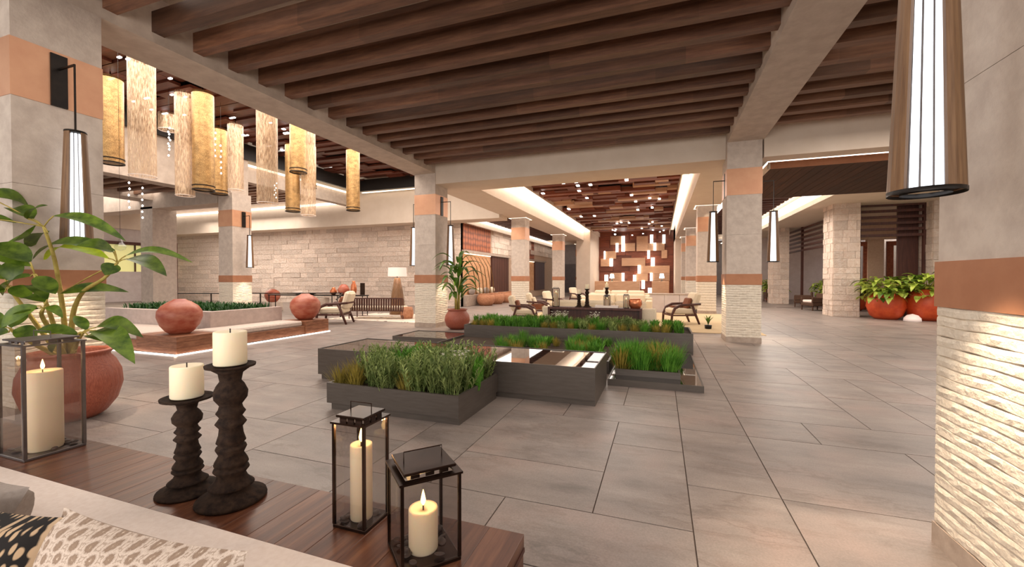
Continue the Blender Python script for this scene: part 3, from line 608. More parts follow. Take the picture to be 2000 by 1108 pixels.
# ------------------------------------------------------------------ columns
COURSE = []
def course_mesh(w, d, h, seed):
    """one split-faced stone course: a ring of wavy faces"""
    r = random.Random(seed); mb = MB(); per = []
    N = 14
    for side in range(4):
        for k in range(N):
            t = k / N; x, y = [(t * w, 0), (w, t * d), (w - t * w, d), (0, d - t * d)][side]
            per.append((x, y, side, k))
    rows = [(0, -.003), (h * .12, .005), (h * .6, .0075), (h * .94, .004), (h, -.003)]
    ph = [r.uniform(0, 6) for _ in range(4)]
    vs_ = []
    for z, o in rows:
        for x, y, sd, k in per:
            nx, ny = [(0, -1), (1, 0), (0, 1), (-1, 0)][sd]
            j = o * (1 + (r.uniform(-.5, .5) if 0 < z < h else 0)) if k else o * .6
            dz = .0035 * math.sin(k * .9 + ph[sd]) * (1 if k else 0)
            if k == 0:
                px_, py_ = [(-1, -1), (1, -1), (1, 1), (-1, 1)][sd]; vs_.append((x + px_ * j * .7, y + py_ * j * .7, z))
            else: vs_.append((x + nx * j, y + ny * j, z + dz))
    n_ = len(per); fs = [(i * n_ + k, i * n_ + (k + 1) % n_, i * n_ + n_ + (k + 1) % n_, i * n_ + n_ + k) for i in range(4) for k in range(n_)]
    fs.append(tuple(range(n_ - 1, -1, -1))); fs.append(tuple(range(4 * n_, 5 * n_)))
    mb.add(vs_, fs); return mb
CW, CD = .72, .76
cms = [course_mesh(CW, CD, .0555, s_).mesh('course', 'rough') for s_ in range(5)]
def column(x, y, label, detail=True, top=4.65, bands=True, cap=False, w=CW, d=CD):
    t = thing('stone_column', label, 'column', (x, y, 0))
    if bands:
        B(-.01, w + .01, -.01, d + .01, 0, .12).build('plinth', 'plinth', t)
        if detail:
            for k in range(22): inst('stone_course', cms[k % 5], (0, 0, .12 + k * .0555), t)
        else:
            mb = MB()
            for k in range(11): mb.bbox(0, w, 0, d, .12 + k * .111, .12 + k * .111 + .105, .012)
            mb.build('stone_base', 'rough', t)
        B(-.012, w + .012, -.012, d + .012, 1.34, 1.59).build('lower_band', 'bronze_low', t)
        B(0, w, 0, d, 1.59, 2.5).build('shaft', 'column', t); B(0, w, 0, d, 2.503, 3.42).build('shaft', 'column', t)
        B(-.006, w + .006, -.006, d + .006, 3.42, 4.03).build('upper_band', 'bronze', t)
        B(0, w, 0, d, 4.03, top).build('capital', 'column', t)
    else: B(0, w, 0, d, 0, top).build('shaft', 'column', t)
    if cap:
        mb = MB(); a = .1
        mb.box(-a, w + a, -a, -a + .04, top - .015, top + .0).box(-a, w + a, d + a - .04, d + a, top - .015, top).box(-a, -a + .04, -a, d + a, top - .015, top).box(w + a - .04, w + a, -a, d + a, top - .015, top)
        mb.build('uplight_ring', 'ring', t)
        for q in ((w / 2, -.2), (-.2, d / 2), (w + .2, d / 2)): spot('column_downlight', (x + q[0], y + q[1], top - .05), 14, angle=70)
    return t
column(XL - CW + .01, 2.37, 'nearest stone column at the far left behind the big leafy plant')
column(XL - CW + .01, 11.08, 'stone column beside the potted palm with hanging lamps on two sides')
column(XR, 10.87, 'stone column between the hall opening and the right aisle')
column(XR + .02, 2.25, 'nearest stone column at the right edge with big split stone courses')
column(-15.65, 11.1, 'stone column rising behind the planted seating bench', True, 4.66)
column(-20.2, 11.1, 'plain unbanded column left behind the seating bench', False, 4.4, bands=False, w=.75, d=.9)
for k, y in enumerate((19.85, 28.3, 36.8)):
    column(-7.1, y, ['left hall column nearest to us, behind the armchairs', 'second left hall column with a glowing collar', 'farthest left hall column beside the block wall'][k], False, 4.5, cap=True)
for k, y in enumerate((19.0, 27.2, 33.0)):
    column(XR, y, ['right hall column nearest to us, behind the right armchair', 'second right hall column with a glowing collar', 'farthest right hall column beside the block wall'][k], False, 4.5, cap=True)
tag(MB().bbox(-9.5, -9.2, 28.0, 28.3, 0, 4.3, .01).build('white_post', 'paint'), 'slim white post between dark wooden niches at the left of the hall', 'post')

# ------------------------------------------------------------------ wall lamps (tapered wood shells around a light tube)
def wall_lamp(pos, face, label, ztop=3.1, zbot=1.9, pw=26, arm=.3):
    """face: direction from the column to the lamp"""
    t = thing('hanging_lamp', label, 'lamp', (pos[0], pos[1], 0)); fx, fy = face; az = math.atan2(fy, fx)
    # plate and arm on the column
    p = (-fx * arm, -fy * arm)
    MB().box(-.012, .012, -.07, .07, 3.42, 4.0, az, (0, 0)).build('mounting_plate', 'black', t, loc=(p[0] + fx * .012, p[1] + fy * .012, 0))
    MB().bar((p[0], p[1], 3.84), (0, 0, 3.84), .018).build('arm', 'black', t); MB().bar((0, 0, 3.85), (0, 0, ztop), .014).build('rod', 'black', t)
    # two wood shells, open towards the lobby and the back
    for s_ in (0, PI):
        mb = MB(); nn = 9; vs_ = []
        for z, r in ((zbot, .135), (ztop, .09)):
            for rr in (r, r - .018):
                for k in range(nn): a = s_ - 1.02 + 2.04 * k / (nn - 1); vs_.append((rr * math.cos(a), rr * math.sin(a), z))
        fs = []
        for k in range(nn - 1): fs += [(k, k + 1, 2 * nn + k + 1, 2 * nn + k), (nn + k + 1, nn + k, 3 * nn + k, 3 * nn + k + 1), (k + 1, k, nn + k, nn + k + 1), (2 * nn + k, 2 * nn + k + 1, 3 * nn + k + 1, 3 * nn + k)]
        for k in (0, nn - 1): fs.append((k, nn + k, 3 * nn + k, 2 * nn + k))
        mb.add(vs_, fs).build('wood_shell', 'lamp_wood', t, rz=LR)
    MB().lathe([(.078, zbot + .01), (.055, ztop - .02)], 16).build('light_tube', 'tube', t, True); tb_ = t.children[-1]
    mb = MB()
    for k in range(12): a = 2 * PI * k / 12 + .39; mb.bar((.086 * math.cos(a), .086 * math.sin(a), zbot + .01), (.06 * math.cos(a), .06 * math.sin(a), ztop - .01), .006)
    mb.build('tube_ribs', 'steel', t)
    MB().lathe([(.137, zbot - .015), (.137, zbot + .004), (.09, zbot + .004), (.09, zbot - .015)], 24, cap0=False, cap1=False).build('bottom_ring', 'black', t, True)
    MB().lathe([(.093, ztop - .005), (.093, ztop + .012)], 24).build('top_cap', 'black', t, True)
    spot('lamp_spot', (pos[0], pos[1], zbot - .06), pw, angle=72, blend=.8)
    return t
LR = 0
def lr_for(x, y): return math.atan2(-y, -x) + PI / 2
for (x, y, fc, lb, pw) in [(1.15, 2.46, (-1, 0), 'large hanging lamp at the top right on the nearest right column', 170), (1.2, 11.22, (-1, 0), 'hanging lamp on the left side of the right column by the hall', 130),
        (2.56, 11.6, (1, 0), 'hanging lamp in front of the far right limestone pillars', 130), (-6.08, 2.74, (1, 0), 'hanging lamp on the nearest left column behind the leafy plant', 80),
        (-6.08, 11.46, (1, 0), 'hanging lamp above the potted palm', 120), (-7.42, 11.5, (-1, 0), 'hanging lamp on the far side of the column beside the palm', 120), (-14.6, 11.53, (1, 0), 'hanging lamp on the column behind the seating bench', 110)]:
    LR = lr_for(x, y); arm = {1.15: .31, 2.56: .38}.get(x, .3)
    wall_lamp((x, y), fc, lb, pw=pw, arm={2.56: .38, 1.2: .26}.get(x, .31))

# ------------------------------------------------------------------ atrium lanterns
def drum(x, y, zb, r, kind, label, ztop=6.5):
    t = thing('woven_lantern', label, 'lantern', (x, y, zb)); h = ztop - zb
    if kind == 'gold':
        MB().lathe([(r, 0), (r, h)], 28, cap0=False, cap1=False).build('woven_sleeve', 'goldmesh', t, True)
        for z in (0, .1): MB().lathe([(r + .012, z), (r + .012, z + .025), (r - .02, z + .025), (r - .02, z), (r + .012, z)], 28, cap0=False, cap1=False).build('rim', 'black', t)
        MB().lathe([(.06, h * .75), (.06, h * .95)], 10).build('bulb', 'ember', t, True)
    else:
        MB().lathe([(r, 0), (r, h)], 28, cap0=False, cap1=False).build('sheer_sleeve', 'sheer', t, True)
        MB().lathe([(r + .004, 0), (r + .004, .015), (r - .012, .015), (r - .012, 0), (r + .004, 0)], 28, cap0=False, cap1=False).build('rim', 'cream', t)
    MB().bar((0, 0, h), (0, 0, h + .3), .02).build('hanger', 'black', t)
for a in [(-12.97, 6.52, 4.36, .25, 'gold', 'gold woven cylinder lantern farthest left beside the near column'), (-11.68, 7.89, 3.87, .25, 'gold', 'gold woven lantern at the left of the overlapping middle pair'),
          (-14.02, 9.97, 4.31, .25, 'gold', 'gold woven lantern at the right of the overlapping middle pair'), (-13.02, 12.04, 3.98, .25, 'gold', 'gold woven lantern at the left of the right hand cluster'),
          (-11.12, 10.51, 4.92, .25, 'gold', 'gold woven lantern at the centre of the right hand cluster'), (-12.5, 12.3, 4.88, .25, 'gold', 'gold woven lantern at the right of the right hand cluster'),
          (-11.32, 13.31, 4.12, .25, 'gold', 'gold woven lantern hanging alone at the far right'),
          (-11.09, 6.15, 3.8, .25, 'sheer', 'wide sheer cylinder just right of the leftmost gold lantern'), (-14.17, 8.54, 6.0, .25, 'sheer', 'short sheer cylinder high up in the atrium'), (-12.15, 7.72, 3.72, .22, 'sheer', 'sheer cylinder left of the middle gold pair'),
          (-13.03, 9.82, 4.35, .22, 'sheer', 'sheer cylinder right of the middle gold pair'), (-9.52, 8.02, 3.41, .24, 'sheer', 'sheer cylinder left of the right hand gold cluster'), (-11.11, 10.9, 3.58, .23, 'sheer', 'sheer cylinder hanging lowest under the right hand gold cluster')]: drum(*a)
rb = random.Random(8)
for k, (x, y, z, n_) in enumerate([(-12.6, 7.6, 4.8, 5), (-12.4, 7.5, 5.0, 4), (-12.0, 8.6, 4.5, 6), (-11.8, 8.3, 4.9, 5), (-12.3, 10.7, 4.2, 4), (-12.6, 10.9, 4.35, 3), (-13.2, 7.3, 3.1, 6), (-13.0, 6.9, 3.3, 5)]):
    t = thing('glass_drop_strand', 'string of small glowing glass drops hanging between the atrium lanterns', 'light', (x, y, z), 0, 'glass drop strings in the atrium')
    MB().bar((0, 0, 0), (0, 0, 6.6 - z), .004).build('wire', 'black', t)
    for j in range(n_): MB().lathe([(.004, 0), (.02, .015), (.023, .035), (.004, .06)], 8).build('drop', 'celllight', t, True, loc=(rb.uniform(-.02, .02), 0, j * .16))  # drops carry a glowing white material instead of clear glass
gd = thing('glass_pendant', 'clear faceted glass pendant hanging left behind the leafy plant', 'pendant', (-10.97, 5.65, 2.08))
MB().lathe([(.005, 0), (.09, .03), (.11, .1), (.05, .18), (.02, .26)], 8).build('glass_bulb', 'clear', gd); MB().bar((0, 0, .26), (0, 0, 4.5), .004).build('wire', 'black', gd)

# ------------------------------------------------------------------ reflecting pool and planters
def trough(name, label, cat, x0, x1, y0, y1, z, fill, fz, wall=.03, kick=.05, loc=None, fillname='soil'):
    cx, cy = (x0 + x1) / 2, (y0 + y1) / 2; t = thing(name, label, cat, (cx, cy, 0)); a, b = (x1 - x0) / 2, (y1 - y0) / 2
    if kick: B(-a + kick, a - .0, -b + .02, b - kick, 0, .07).build('plinth', 'planter', t)
    z0 = .07 if kick else 0
    B(-a, a, -b, b, z0, fz - .01).build('body', 'planter', t)
    mb = MB(); mb.box(-a, a, -b, -b + wall, fz - .01, z).box(-a, a, b - wall, b, fz - .01, z).box(-a, -a + wall, -b + wall, b - wall, fz - .01, z).box(a - wall, a, -b + wall, b - wall, fz - .01, z)
    mb.build('rim', 'planter', t); B(-a + wall, a - wall, -b + wall, b - wall, fz - .009, fz).build(fillname, fill, t); return t
trough('reflecting_pool', 'tall dark metal box brimming with mirror black water', 'water feature', -4.8, -.71, 4.87, 5.98, .45, 'water', .442, .012, fillname='water')
trough('metal_planter', 'nearest dark metal planter box full of olive and green shrubs', 'planter', -3.6, -1.92, 3.78, 4.86, .3, 'soil', .24)
trough('water_tray', 'low black water tray on the floor right of the pool', 'water feature', -.69, .54, 5.92, 8.4, .09, 'water', .08, .015, 0, fillname='water')
trough('metal_planter', 'small low dark planter of green grass in the water tray', 'planter', -.62, .27, 6.25, 7.3, .17, 'soil', .13, .03, 0)
trough('metal_planter', 'long dark planter at the back in front of the seating', 'planter', -4.28, .6, 8.72, 9.9, .42, 'soil', .36)
trough('water_tray', 'low black slab of water left of the long back planter', 'water feature', -6.05, -4.3, 8.45, 9.6, .11, 'water', .1, .015, 0, fillname='water')
trough('metal_planter', 'low dark planter of grasses behind the tall reflecting pool', 'planter', -4.25, -.75, 6.6, 8.6, .2, 'soil', .16, .03, 0)

def clump(kind, seed):
    r = random.Random(seed); mb = MB()
    if kind == 'olive':
        for k in range(34):
            a = r.uniform(0, 2 * PI); tl = r.uniform(.0, .13); h = r.uniform(.2, .36); bx, by = r.uniform(-.05, .05), r.uniform(-.05, .05)
            tx, ty = bx + tl * math.cos(a) * 1.2, by + tl * math.sin(a) * 1.2; mb.bar((bx, by, 0), (tx, ty, h), .004)
            for j in range(11):
                q = .2 + .8 * j / 11; px_, py_, pz = bx + (tx - bx) * q, by + (ty - by) * q, h * q; b2 = r.uniform(0, 2 * PI); l = .05 * (1.1 - .4 * q)
                mb.leaf((px_, py_, pz), (px_ + l * math.cos(b2), py_ + l * math.sin(b2), pz + l * .9), .014, .1, .2, 2)
    elif kind in ('grass', 'dry'):
        for k in range(150):
            a = r.uniform(0, 2 * PI); rr = r.uniform(0, .09); h = r.uniform(.12, .3); l = r.uniform(.03, .14); bx, by = rr * math.cos(a), rr * math.sin(a)
            mb.leaf((bx, by, 0), (bx + l * math.cos(a + r.uniform(-.6, .6)), by + l * math.sin(a), h), .009, .08, .2, 3)
    elif kind == 'broad':
        for k in range(70):
            a = r.uniform(0, 2 * PI); h = r.uniform(.1, .26); l = r.uniform(.02, .13); bx, by = r.uniform(-.06, .06), r.uniform(-.06, .06)
            mb.leaf((bx, by, 0), (bx + l * math.cos(a), by + l * math.sin(a), h), .026, .12, .3, 4)
    elif kind == 'flower':
        for k in range(40):
            a = r.uniform(0, 2 * PI); l = r.uniform(0, .1); h = r.uniform(.2, .31); x, y = l * math.cos(a), l * math.sin(a)
            for j in range(5): b2 = j * 1.256 + a; mb.leaf((x, y, h), (x + .02 * math.cos(b2), y + .02 * math.sin(b2), h + .008), .014, .1, .2, 2)
    return mb
CL = {k: [clump(k2, s_).mesh(k + '_clump', m_) for s_ in range(3)] for k, k2, m_ in (('olive', 'olive', 'olive'), ('grass', 'grass', 'grass'), ('dry', 'dry', 'drygrass'), ('broad', 'broad', 'grass'), ('flower', 'flower', 'petal'), ('palebroad', 'broad', 'olive'))}
NM = {'olive': ('spiky_shrub', 'shrub', 'spiky olive green shrub'), 'grass': ('grass_clump', 'grass', 'bright green clump of fine grass'), 'dry': ('dry_grass_clump', 'grass', 'yellowish clump of dry grass'), 'broad': ('green_plant', 'plant', 'bright green bladed plant'), 'palebroad': ('pale_plant', 'plant', 'grey green broad bladed plant')}
rp = random.Random(21)
def plant(kind, x, y, z, s_, where):
    nm, cat, lb = NM[kind]; o = inst(nm, rp.choice(CL[kind]), (x, y, z), None, (0, 0, rp.uniform(0, 6)), (s_, s_, s_ * rp.uniform(.9, 1.1)))
    tag(o, lb + ' ' + where, cat, nm.replace('_', ' ') + 's ' + where); return o
def flowers(x, y, z, s_, label):
    o = inst('white_flower_plant', CL['broad'][0], (x, y, z), None, (0, 0, 0), (s_, s_, s_)); tag(o, label, 'flower'); f_ = inst('petals', CL['flower'][0], (0, 0, 0), o); return o
ORD = ['first', 'second', 'third', 'fourth', 'fifth', 'sixth', 'seventh', 'eighth', 'ninth', 'tenth', 'eleventh', 'twelfth', 'thirteenth', 'fourteenth', 'fifteenth', 'sixteenth', 'seventeenth', 'eighteenth', 'nineteenth', 'twentieth', 'twenty-first', 'twenty-second']
def bed(nx, ny, x0, dx, y0, dy, z, pick, scale, rows, where):
    for i in range(nx):
        for j in range(ny):
            x = x0 + i * dx + rp.uniform(-.04, .04); y = y0 + j * dy + rp.uniform(-.03, .03); kd = pick(i, j)
            pos = '%s from left, %s row of %s' % (ORD[i], rows[j], where)
            if kd == 'flower': o = flowers(x, y, z, 1.3, 'white flowering plant, ' + pos); continue
            o = plant(kd, x, y, z, scale[kd] * rp.uniform(.9, 1.12), where); o['label'] = NM[kd][2] + ', ' + pos
def pick1(i, j):
    if (i, j) in ((6, 3), (6, 2)): return 'flower'
    if (i in (2, 3) and j >= 2) or (i == 7 and j in (2, 3)): return 'broad'
    if i == 0 or (j == 0 and i in (1, 4)): return 'dry' if rp.random() < .7 else 'olive'
    return 'olive'
bed(8, 5, -3.48, .205, 3.9, .2, .23, pick1, {'olive': 1.3, 'broad': 1.6, 'dry': 1.0}, ('front', 'second', 'middle', 'fourth', 'back'), 'the nearest planter')
def pick5(i, j):
    if i in (9, 10, 13) and j == 1: return 'flower'
    kd = 'broad' if i < 8 else rp.choice(['palebroad', 'olive', 'grass']) if i < 19 else 'broad'
    return rp.choice(['dry', 'grass', kd]) if j == 0 else kd
bed(22, 4, -4.12, .212, 8.86, .29, .35, pick5, {'olive': .85, 'broad': 1.05, 'dry': .75, 'grass': .85, 'palebroad': .95}, ('front', 'second', 'third', 'back'), 'the long back planter')
def grass_bed(pts, z, sc, seed, label):
    r = random.Random(seed); bm = {k: MB() for k in ('grass', 'dry', 'broad')}
    src = {k: [clump(k, s_) for s_ in (4, 5)] for k in bm}
    for (x, y) in pts:
        k = r.choice(['grass', 'grass', 'broad', 'dry']); c = r.choice(src[k]); q = r.uniform(*sc); a = r.uniform(0, 6.28); ca, sa = math.cos(a) * q, math.sin(a) * q
        bm[k].add([(x + p[0] * ca - p[1] * sa, y + p[0] * sa + p[1] * ca, z + p[2] * q) for p in c.v], c.f)
    root = None
    for k, m_ in (('grass', 'grass'), ('dry', 'drygrass'), ('broad', 'grass')):
        if not bm[k].v: continue
        if root is None: root = tag(bm[k].build('growing_grass', m_, kind='stuff'), label, 'grass')
        else: bm[k].build({'dry': 'dry_blades', 'broad': 'broad_blades'}[k], m_, root, kind='stuff')
grass_bed([(rp.uniform(-.58, .19), rp.uniform(6.33, 7.22)) for k in range(46)], .12, (1.0, 1.5), 3, 'tufted green and yellow grass filling the small planter on the water tray')
grass_bed([(rp.choice([rp.uniform(-2.9, -1.9), rp.uniform(-1.6, -.9), rp.uniform(-2.9, -.9)]), rp.uniform(6.7, 8.4)) for k in range(50)],   .15, (.7, 1.1), 4, 'loose green grass in the low planter behind the reflecting pool')

# ------------------------------------------------------------------ seating pit with planted centre
pb = thing('built_in_bench', 'L shaped cushioned bench on a timber base around the raised planting', 'bench', (-8.75, 5.35, 0))
def rel(x0, x1, y0, y1, z0, z1): return (x0 + 8.75, x1 + 8.75, y0 - 5.35, y1 - 5.35, z0, z1)
for a in ((-12.5, -9.97, 5.4, 6.0), (-9.35, -8.8, 6.15, 8.5)): MB().bbox(*rel(*a, .03, .24), .005).build('timber_base', 'pit_wood', pb)
MB().bbox(*rel(-12.5, -9.97, 5.43, 6.6, .24, .37), .03).build('seat_cushion', 'bench', pb); MB().bbox(*rel(-9.62, -8.83, 6.2, 8.45, .24, .37), .03).build('seat_cushion', 'bench', pb)
MB().bbox(*rel(-13.5, -9.752, 6.6, 6.75, .0, .73), .004).build('backrest', 'bench_back', pb); MB().bbox(*rel(-9.75, -9.6, 6.6, 8.5, 0, .73), .004).build('backrest', 'bench_back', pb)
MB().bbox(*rel(-13.5, -9.752, 8.36, 8.5, 0, .70), .004).build('backrest', 'bench_back', pb); MB().bbox(*rel(-13.5, -9.76, 6.76, 8.35, 0, .68), .01).build('planting_bed', 'soil', pb)
B(*rel(-12.6, -8.72, 5.33, 5.36, .0, .025)).build('led_strip', 'led', pb); B(*rel(-8.75, -8.72, 5.33, 9.3, .0, .025)).build('led_strip', 'led', pb)
for (x0, x1, y0, y1, lb) in ((-9.97, -8.76, 5.38, 6.15, 'timber block pedestal at the near corner of the bench under the big vase'), (-9.6, -8.76, 8.5, 9.28, 'timber block pedestal at the far end of the bench under the second vase')):
    t = thing('timber_pedestal', lb, 'pedestal', ((x0 + x1) / 2, (y0 + y1) / 2, 0)); a, b = (x1 - x0) / 2, (y1 - y0) / 2
    for k in range(3): MB().bbox(-a, a, -b, b, .03 + k * .11, .03 + k * .11 + .109, .004).build('timber', 'pit_wood', t)
VP = [(.0, 0), (.17, 0), (.24, .04), (.335, .14), (.385, .26), (.375, .35), (.31, .43), (.2, .49), (.12, .52), (.1, .535), (.0, .535)]
def vase(x, y, z, s_, lb): return tag(MB().lathe([(r * s_, h * s_ * 1.32) for r, h in VP], 32, cap0=False, cap1=False).build('rounded_vase', 'vase', None, True, (x, y, z)), lb, 'vase')
vase(-9.3, 5.78, .36, 1.0, 'large squat blush orange vase on the near timber pedestal'); vase(-9.2, 8.9, .36, 1.0, 'squat blush orange vase on the far timber pedestal'); tag(MB().bbox(-16.9, -16.3, 13.9, 14.5, 0, .4).build('stone_block', 'plaster'), 'pale stone block under the distant vase behind the planting', 'block'); vase(-16.6, 14.2, .4, .85, 'distant squat vase behind the raised planting')
hm = MB(); rb = random.Random(4)
for k in range(2200):
    x, y = rb.uniform(-13.2, -9.8), rb.uniform(6.85, 8.3)
    h = rb.uniform(.06, .2); a = rb.uniform(0, 6.28); hm.leaf((x, y, .68), (x + .08 * math.cos(a), y + .08 * math.sin(a), .68 + h), .035, .1, .2, 3)
tag(hm.build('low_hedge_planting', 'hedge', kind='stuff'), 'low dark green ground cover in the raised bed behind the bench', 'plants')
rl = thing('handrail', 'thin black handrail behind the planted bench', 'railing', (-14, 12.6, 0))
MB().bar((-6, -.6, .82), (2.6, .2, .92), .035).build('top_rail', 'black', rl); MB().bar((2.6, .2, .92), (3.4, -1.0, .74), .035).build('end_rail', 'black', rl)
for k, x in enumerate((-5.6, -3.7, -1.2, 2.5)): MB().bar((x, -.6 + .8 * (x + 6) / 8.6, 0), (x, -.6 + .8 * (x + 6) / 8.6, .83 + .1 * (x + 6) / 8.6), .035).build('post', 'black', rl)
tag(B(-13.2, -12.6, 12.9, 13.4, 0, .7).build('stone_block', 'plaster'), 'pale stone block at the end of the handrail', 'block')

# ------------------------------------------------------------------ lounge furniture
def armchair(loc, rz, label, throw=False, cush=None, sc=1.0):
    t = thing('wooden_armchair', label, 'chair', loc, rz); t.scale = (sc, sc, sc)
    fr = 'dark_wood'
    MB().bbox(-.33, .36, -.29, .29, .3, .46, .04).build('seat_cushion', 'cream_hall', t)
    o = MB().bbox(-.09, .09, -.28, .28, 0, .52, .06).build('back_cushion', 'cream_hall', t, loc=(-.3, 0, .42)); o.rotation_euler = (0, -.28, 0)
    for s_ in (-1, 1):
        y = s_ * .34
        MB().tube([(.4, y, 0), (.38, y, .3), (.3, y, .48), (.12, y, .57), (-.12, y, .58), (-.44, y, .6)], [.03, .036, .042, .044, .038, .032], 6).build('arm_rest', fr, t, True)
        MB().tube([(-.2, y, .58), (-.3, y, .3), (-.42, y, 0)], [.036, .036, .028], 6).build('leg', fr, t, True)
    MB().bar((.38, -.33, .27), (.38, .33, .27), .04).bar((-.32, -.33, .27), (-.32, .33, .27), .04).bar((.38, -.33, .27), (-.32, -.33, .27), .04).bar((.38, .33, .27), (-.32, .33, .27), .04).build('seat_frame', fr, t)
    MB().bar((-.44, -.34, .6), (-.44, .34, .6), .045).build('back_rail', fr, t)
    if cush: o = MB().bbox(-.05, .05, -.2, .2, 0, .32, .035).build('scatter_cushion', cush, t, loc=(-.14, 0, .46)); o.rotation_euler = (0, -.35, 0)
    if throw:
        MB().bbox(-.28, .2, -.37, -.1, .47, .52, .015).bbox(-.25, .12, -.385, -.36, .32, .5, .008).build('throw', 'throw', t, label='folded brown throw over the arm')
    return t
armchair((.62, 14.75, 0), PI + .35, 'cream armchair with a brown throw, right of the hall seating', True, 'throw', 1.1)
armchair((-4.25, 13.15, 0), .2, 'cream wooden armchair nearest the palm at the left of the hall seating', False, 'throw')
armchair((-4.35, 15.4, 0), .15, 'cream wooden armchair second from the palm in the hall', True, 'cream_hall')
armchair((-4.3, 17.6, 0), -.3, 'dark framed armchair third from the palm in the hall', False, None)
armchair((-4.6, 24.5, 0), -.6, 'small distant armchair beside the second left hall column', False, None); armchair((-3.6, 26.0, 0), PI, 'small distant armchair facing the second left hall column', False, 'throw')
armchair((-10.1, 11.0, 0), PI + .4, 'low armchair beside the far timber pedestal, facing the bench', False, 'throw', 1.15)
def slat_sofa(loc, rz):
    t = thing('slatted_sofa', 'dark slat backed sofa by the floor lamp in front of the limestone wall', 'sofa', loc, rz)
    for k in range(22): x = -.95 + k * .09; MB().bar((x, 0, .32), (x + .05, -.12, .74), .062, .014).build('back_slat', 'dark_wood', t)
    MB().bar((-1.0, 0, .3), (1.05, 0, .3), .03).bar((-1.0, -.13, .76), (1.05, -.13, .76), .04).build('rail', 'dark_wood', t)
    MB().bbox(-.98, 1.0, .02, .7, .3, .45, .04).build('seat_cushion', 'cream_hall', t)
    for x in (-.98, 1.02):
        for y in (0, .68): MB().bar((x, y, 0), (x, y, .32 if y else .74), .03).build('leg', 'dark_wood', t)
    for z in (.12,): MB().bar((-.98, 0, z), (1.02, 0, z), .02).build('stretcher', 'dark_wood', t)
slat_sofa((-9.75, 12.6, 0), .28)
tag(MB().bbox(-11.4, -7.4, 12.0, 14.8, .0, .012, .003).build('cowhide_rug', 'cowrug'), 'cream and black patched rug under the slat backed sofa', 'rug')
lp = thing('floor_lamp', 'tapered wooden floor lamp with a white drum shade by the limestone wall', 'lamp', (-10.1, 14.45, 0))
MB().lathe([(.3, 0), (.26, .5), (.2, 1.0), (.11, 1.5)], 20, flute=.05, fl_n=10).build('basket_base', 'lamp_wood', lp, True); MB().bar((0, 0, 1.5), (0, 0, 1.62), .02).build('neck', 'black', lp)
MB().lathe([(.38, 1.56), (.36, 1.92)], 28, cap0=False, cap1=False).build('lamp_shade', 'shade', lp, True); plight('floor_lamp_bulb', (-10.1, 14.45, 1.74), 12)
cs = thing('console_table', 'long thin black legged console table along the limestone wall', 'table', (-12.9, 13.3, 0), .12)
MB().bbox(-2.4, 2.0, -.2, .2, .78, .82, .005).build('table_top', 'black', cs)
for x in (-2.35, -.8, .6, 1.95):
    for y in (-.17, .17): MB().bar((x, y, 0), (x, y, .78), .025).build('leg', 'black', cs)
def small(name, prof, x, y, z, mat, lb, cat, n=18): return tag(MB().lathe(prof, n).build(name, mat, None, True, (x, y, z)), lb, cat)
small('copper_jug', [(.06, 0), (.13, .08), (.14, .16), (.06, .26), (.07, .3)], -12.35, 13.36, .82, 'copper', 'small shiny copper jug on the console table', 'jug')
small('round_vase', [(.1, 0), (.2, .1), (.23, .22), (.16, .36), (.08, .42)], -11.9, 13.42, .82, 'vase', 'round blush vase in the middle of the console table', 'vase')
small('tall_vase', [(.08, 0), (.12, .2), (.1, .4), (.05, .5), (.07, .56)], -11.45, 13.47, .82, 'copper', 'tall copper vase right of the round vase on the console', 'vase')
small('white_bowl', [(.06, 0), (.16, .05), (.2, .11), (.18, .11), (.04, .03)], -14.0, 13.17, .82, 'cream', 'white bowl near the left end of the console table', 'bowl')
small('dark_dish', [(.08, 0), (.2, .03), (.22, .05), (.05, .03)], -13.4, 13.24, .82, 'iron', 'flat dark dish beside the white bowl on the console', 'dish')
tag(MB().bbox(-11.15, -10.95, 13.48, 13.52, .83, 1.3, .004).build('picture_panel', 'iron'), 'upright dark panel at the right end of the console', 'panel')
small('clay_stool', [(.2, 0), (.24, .15), (.23, .3), (.19, .42), (.0, .42)], -8.75, 13.1, .012, 'terra_b', 'terracotta drum stool right of the slat backed sofa', 'stool')
small('clay_stool', [(.17, 0), (.2, .15), (.19, .28), (.15, .36), (.0, .36)], -8.35, 14.0, .012, 'terra_b', 'smaller terracotta stool half hidden by the banded column', 'stool')
tag(MB().bbox(-9.1, -8.1, 14.3, 14.5, .0, .8, .05).build('chair_back', 'grey_cush'), 'brown grey upholstered chair back beside the banded column', 'chair')

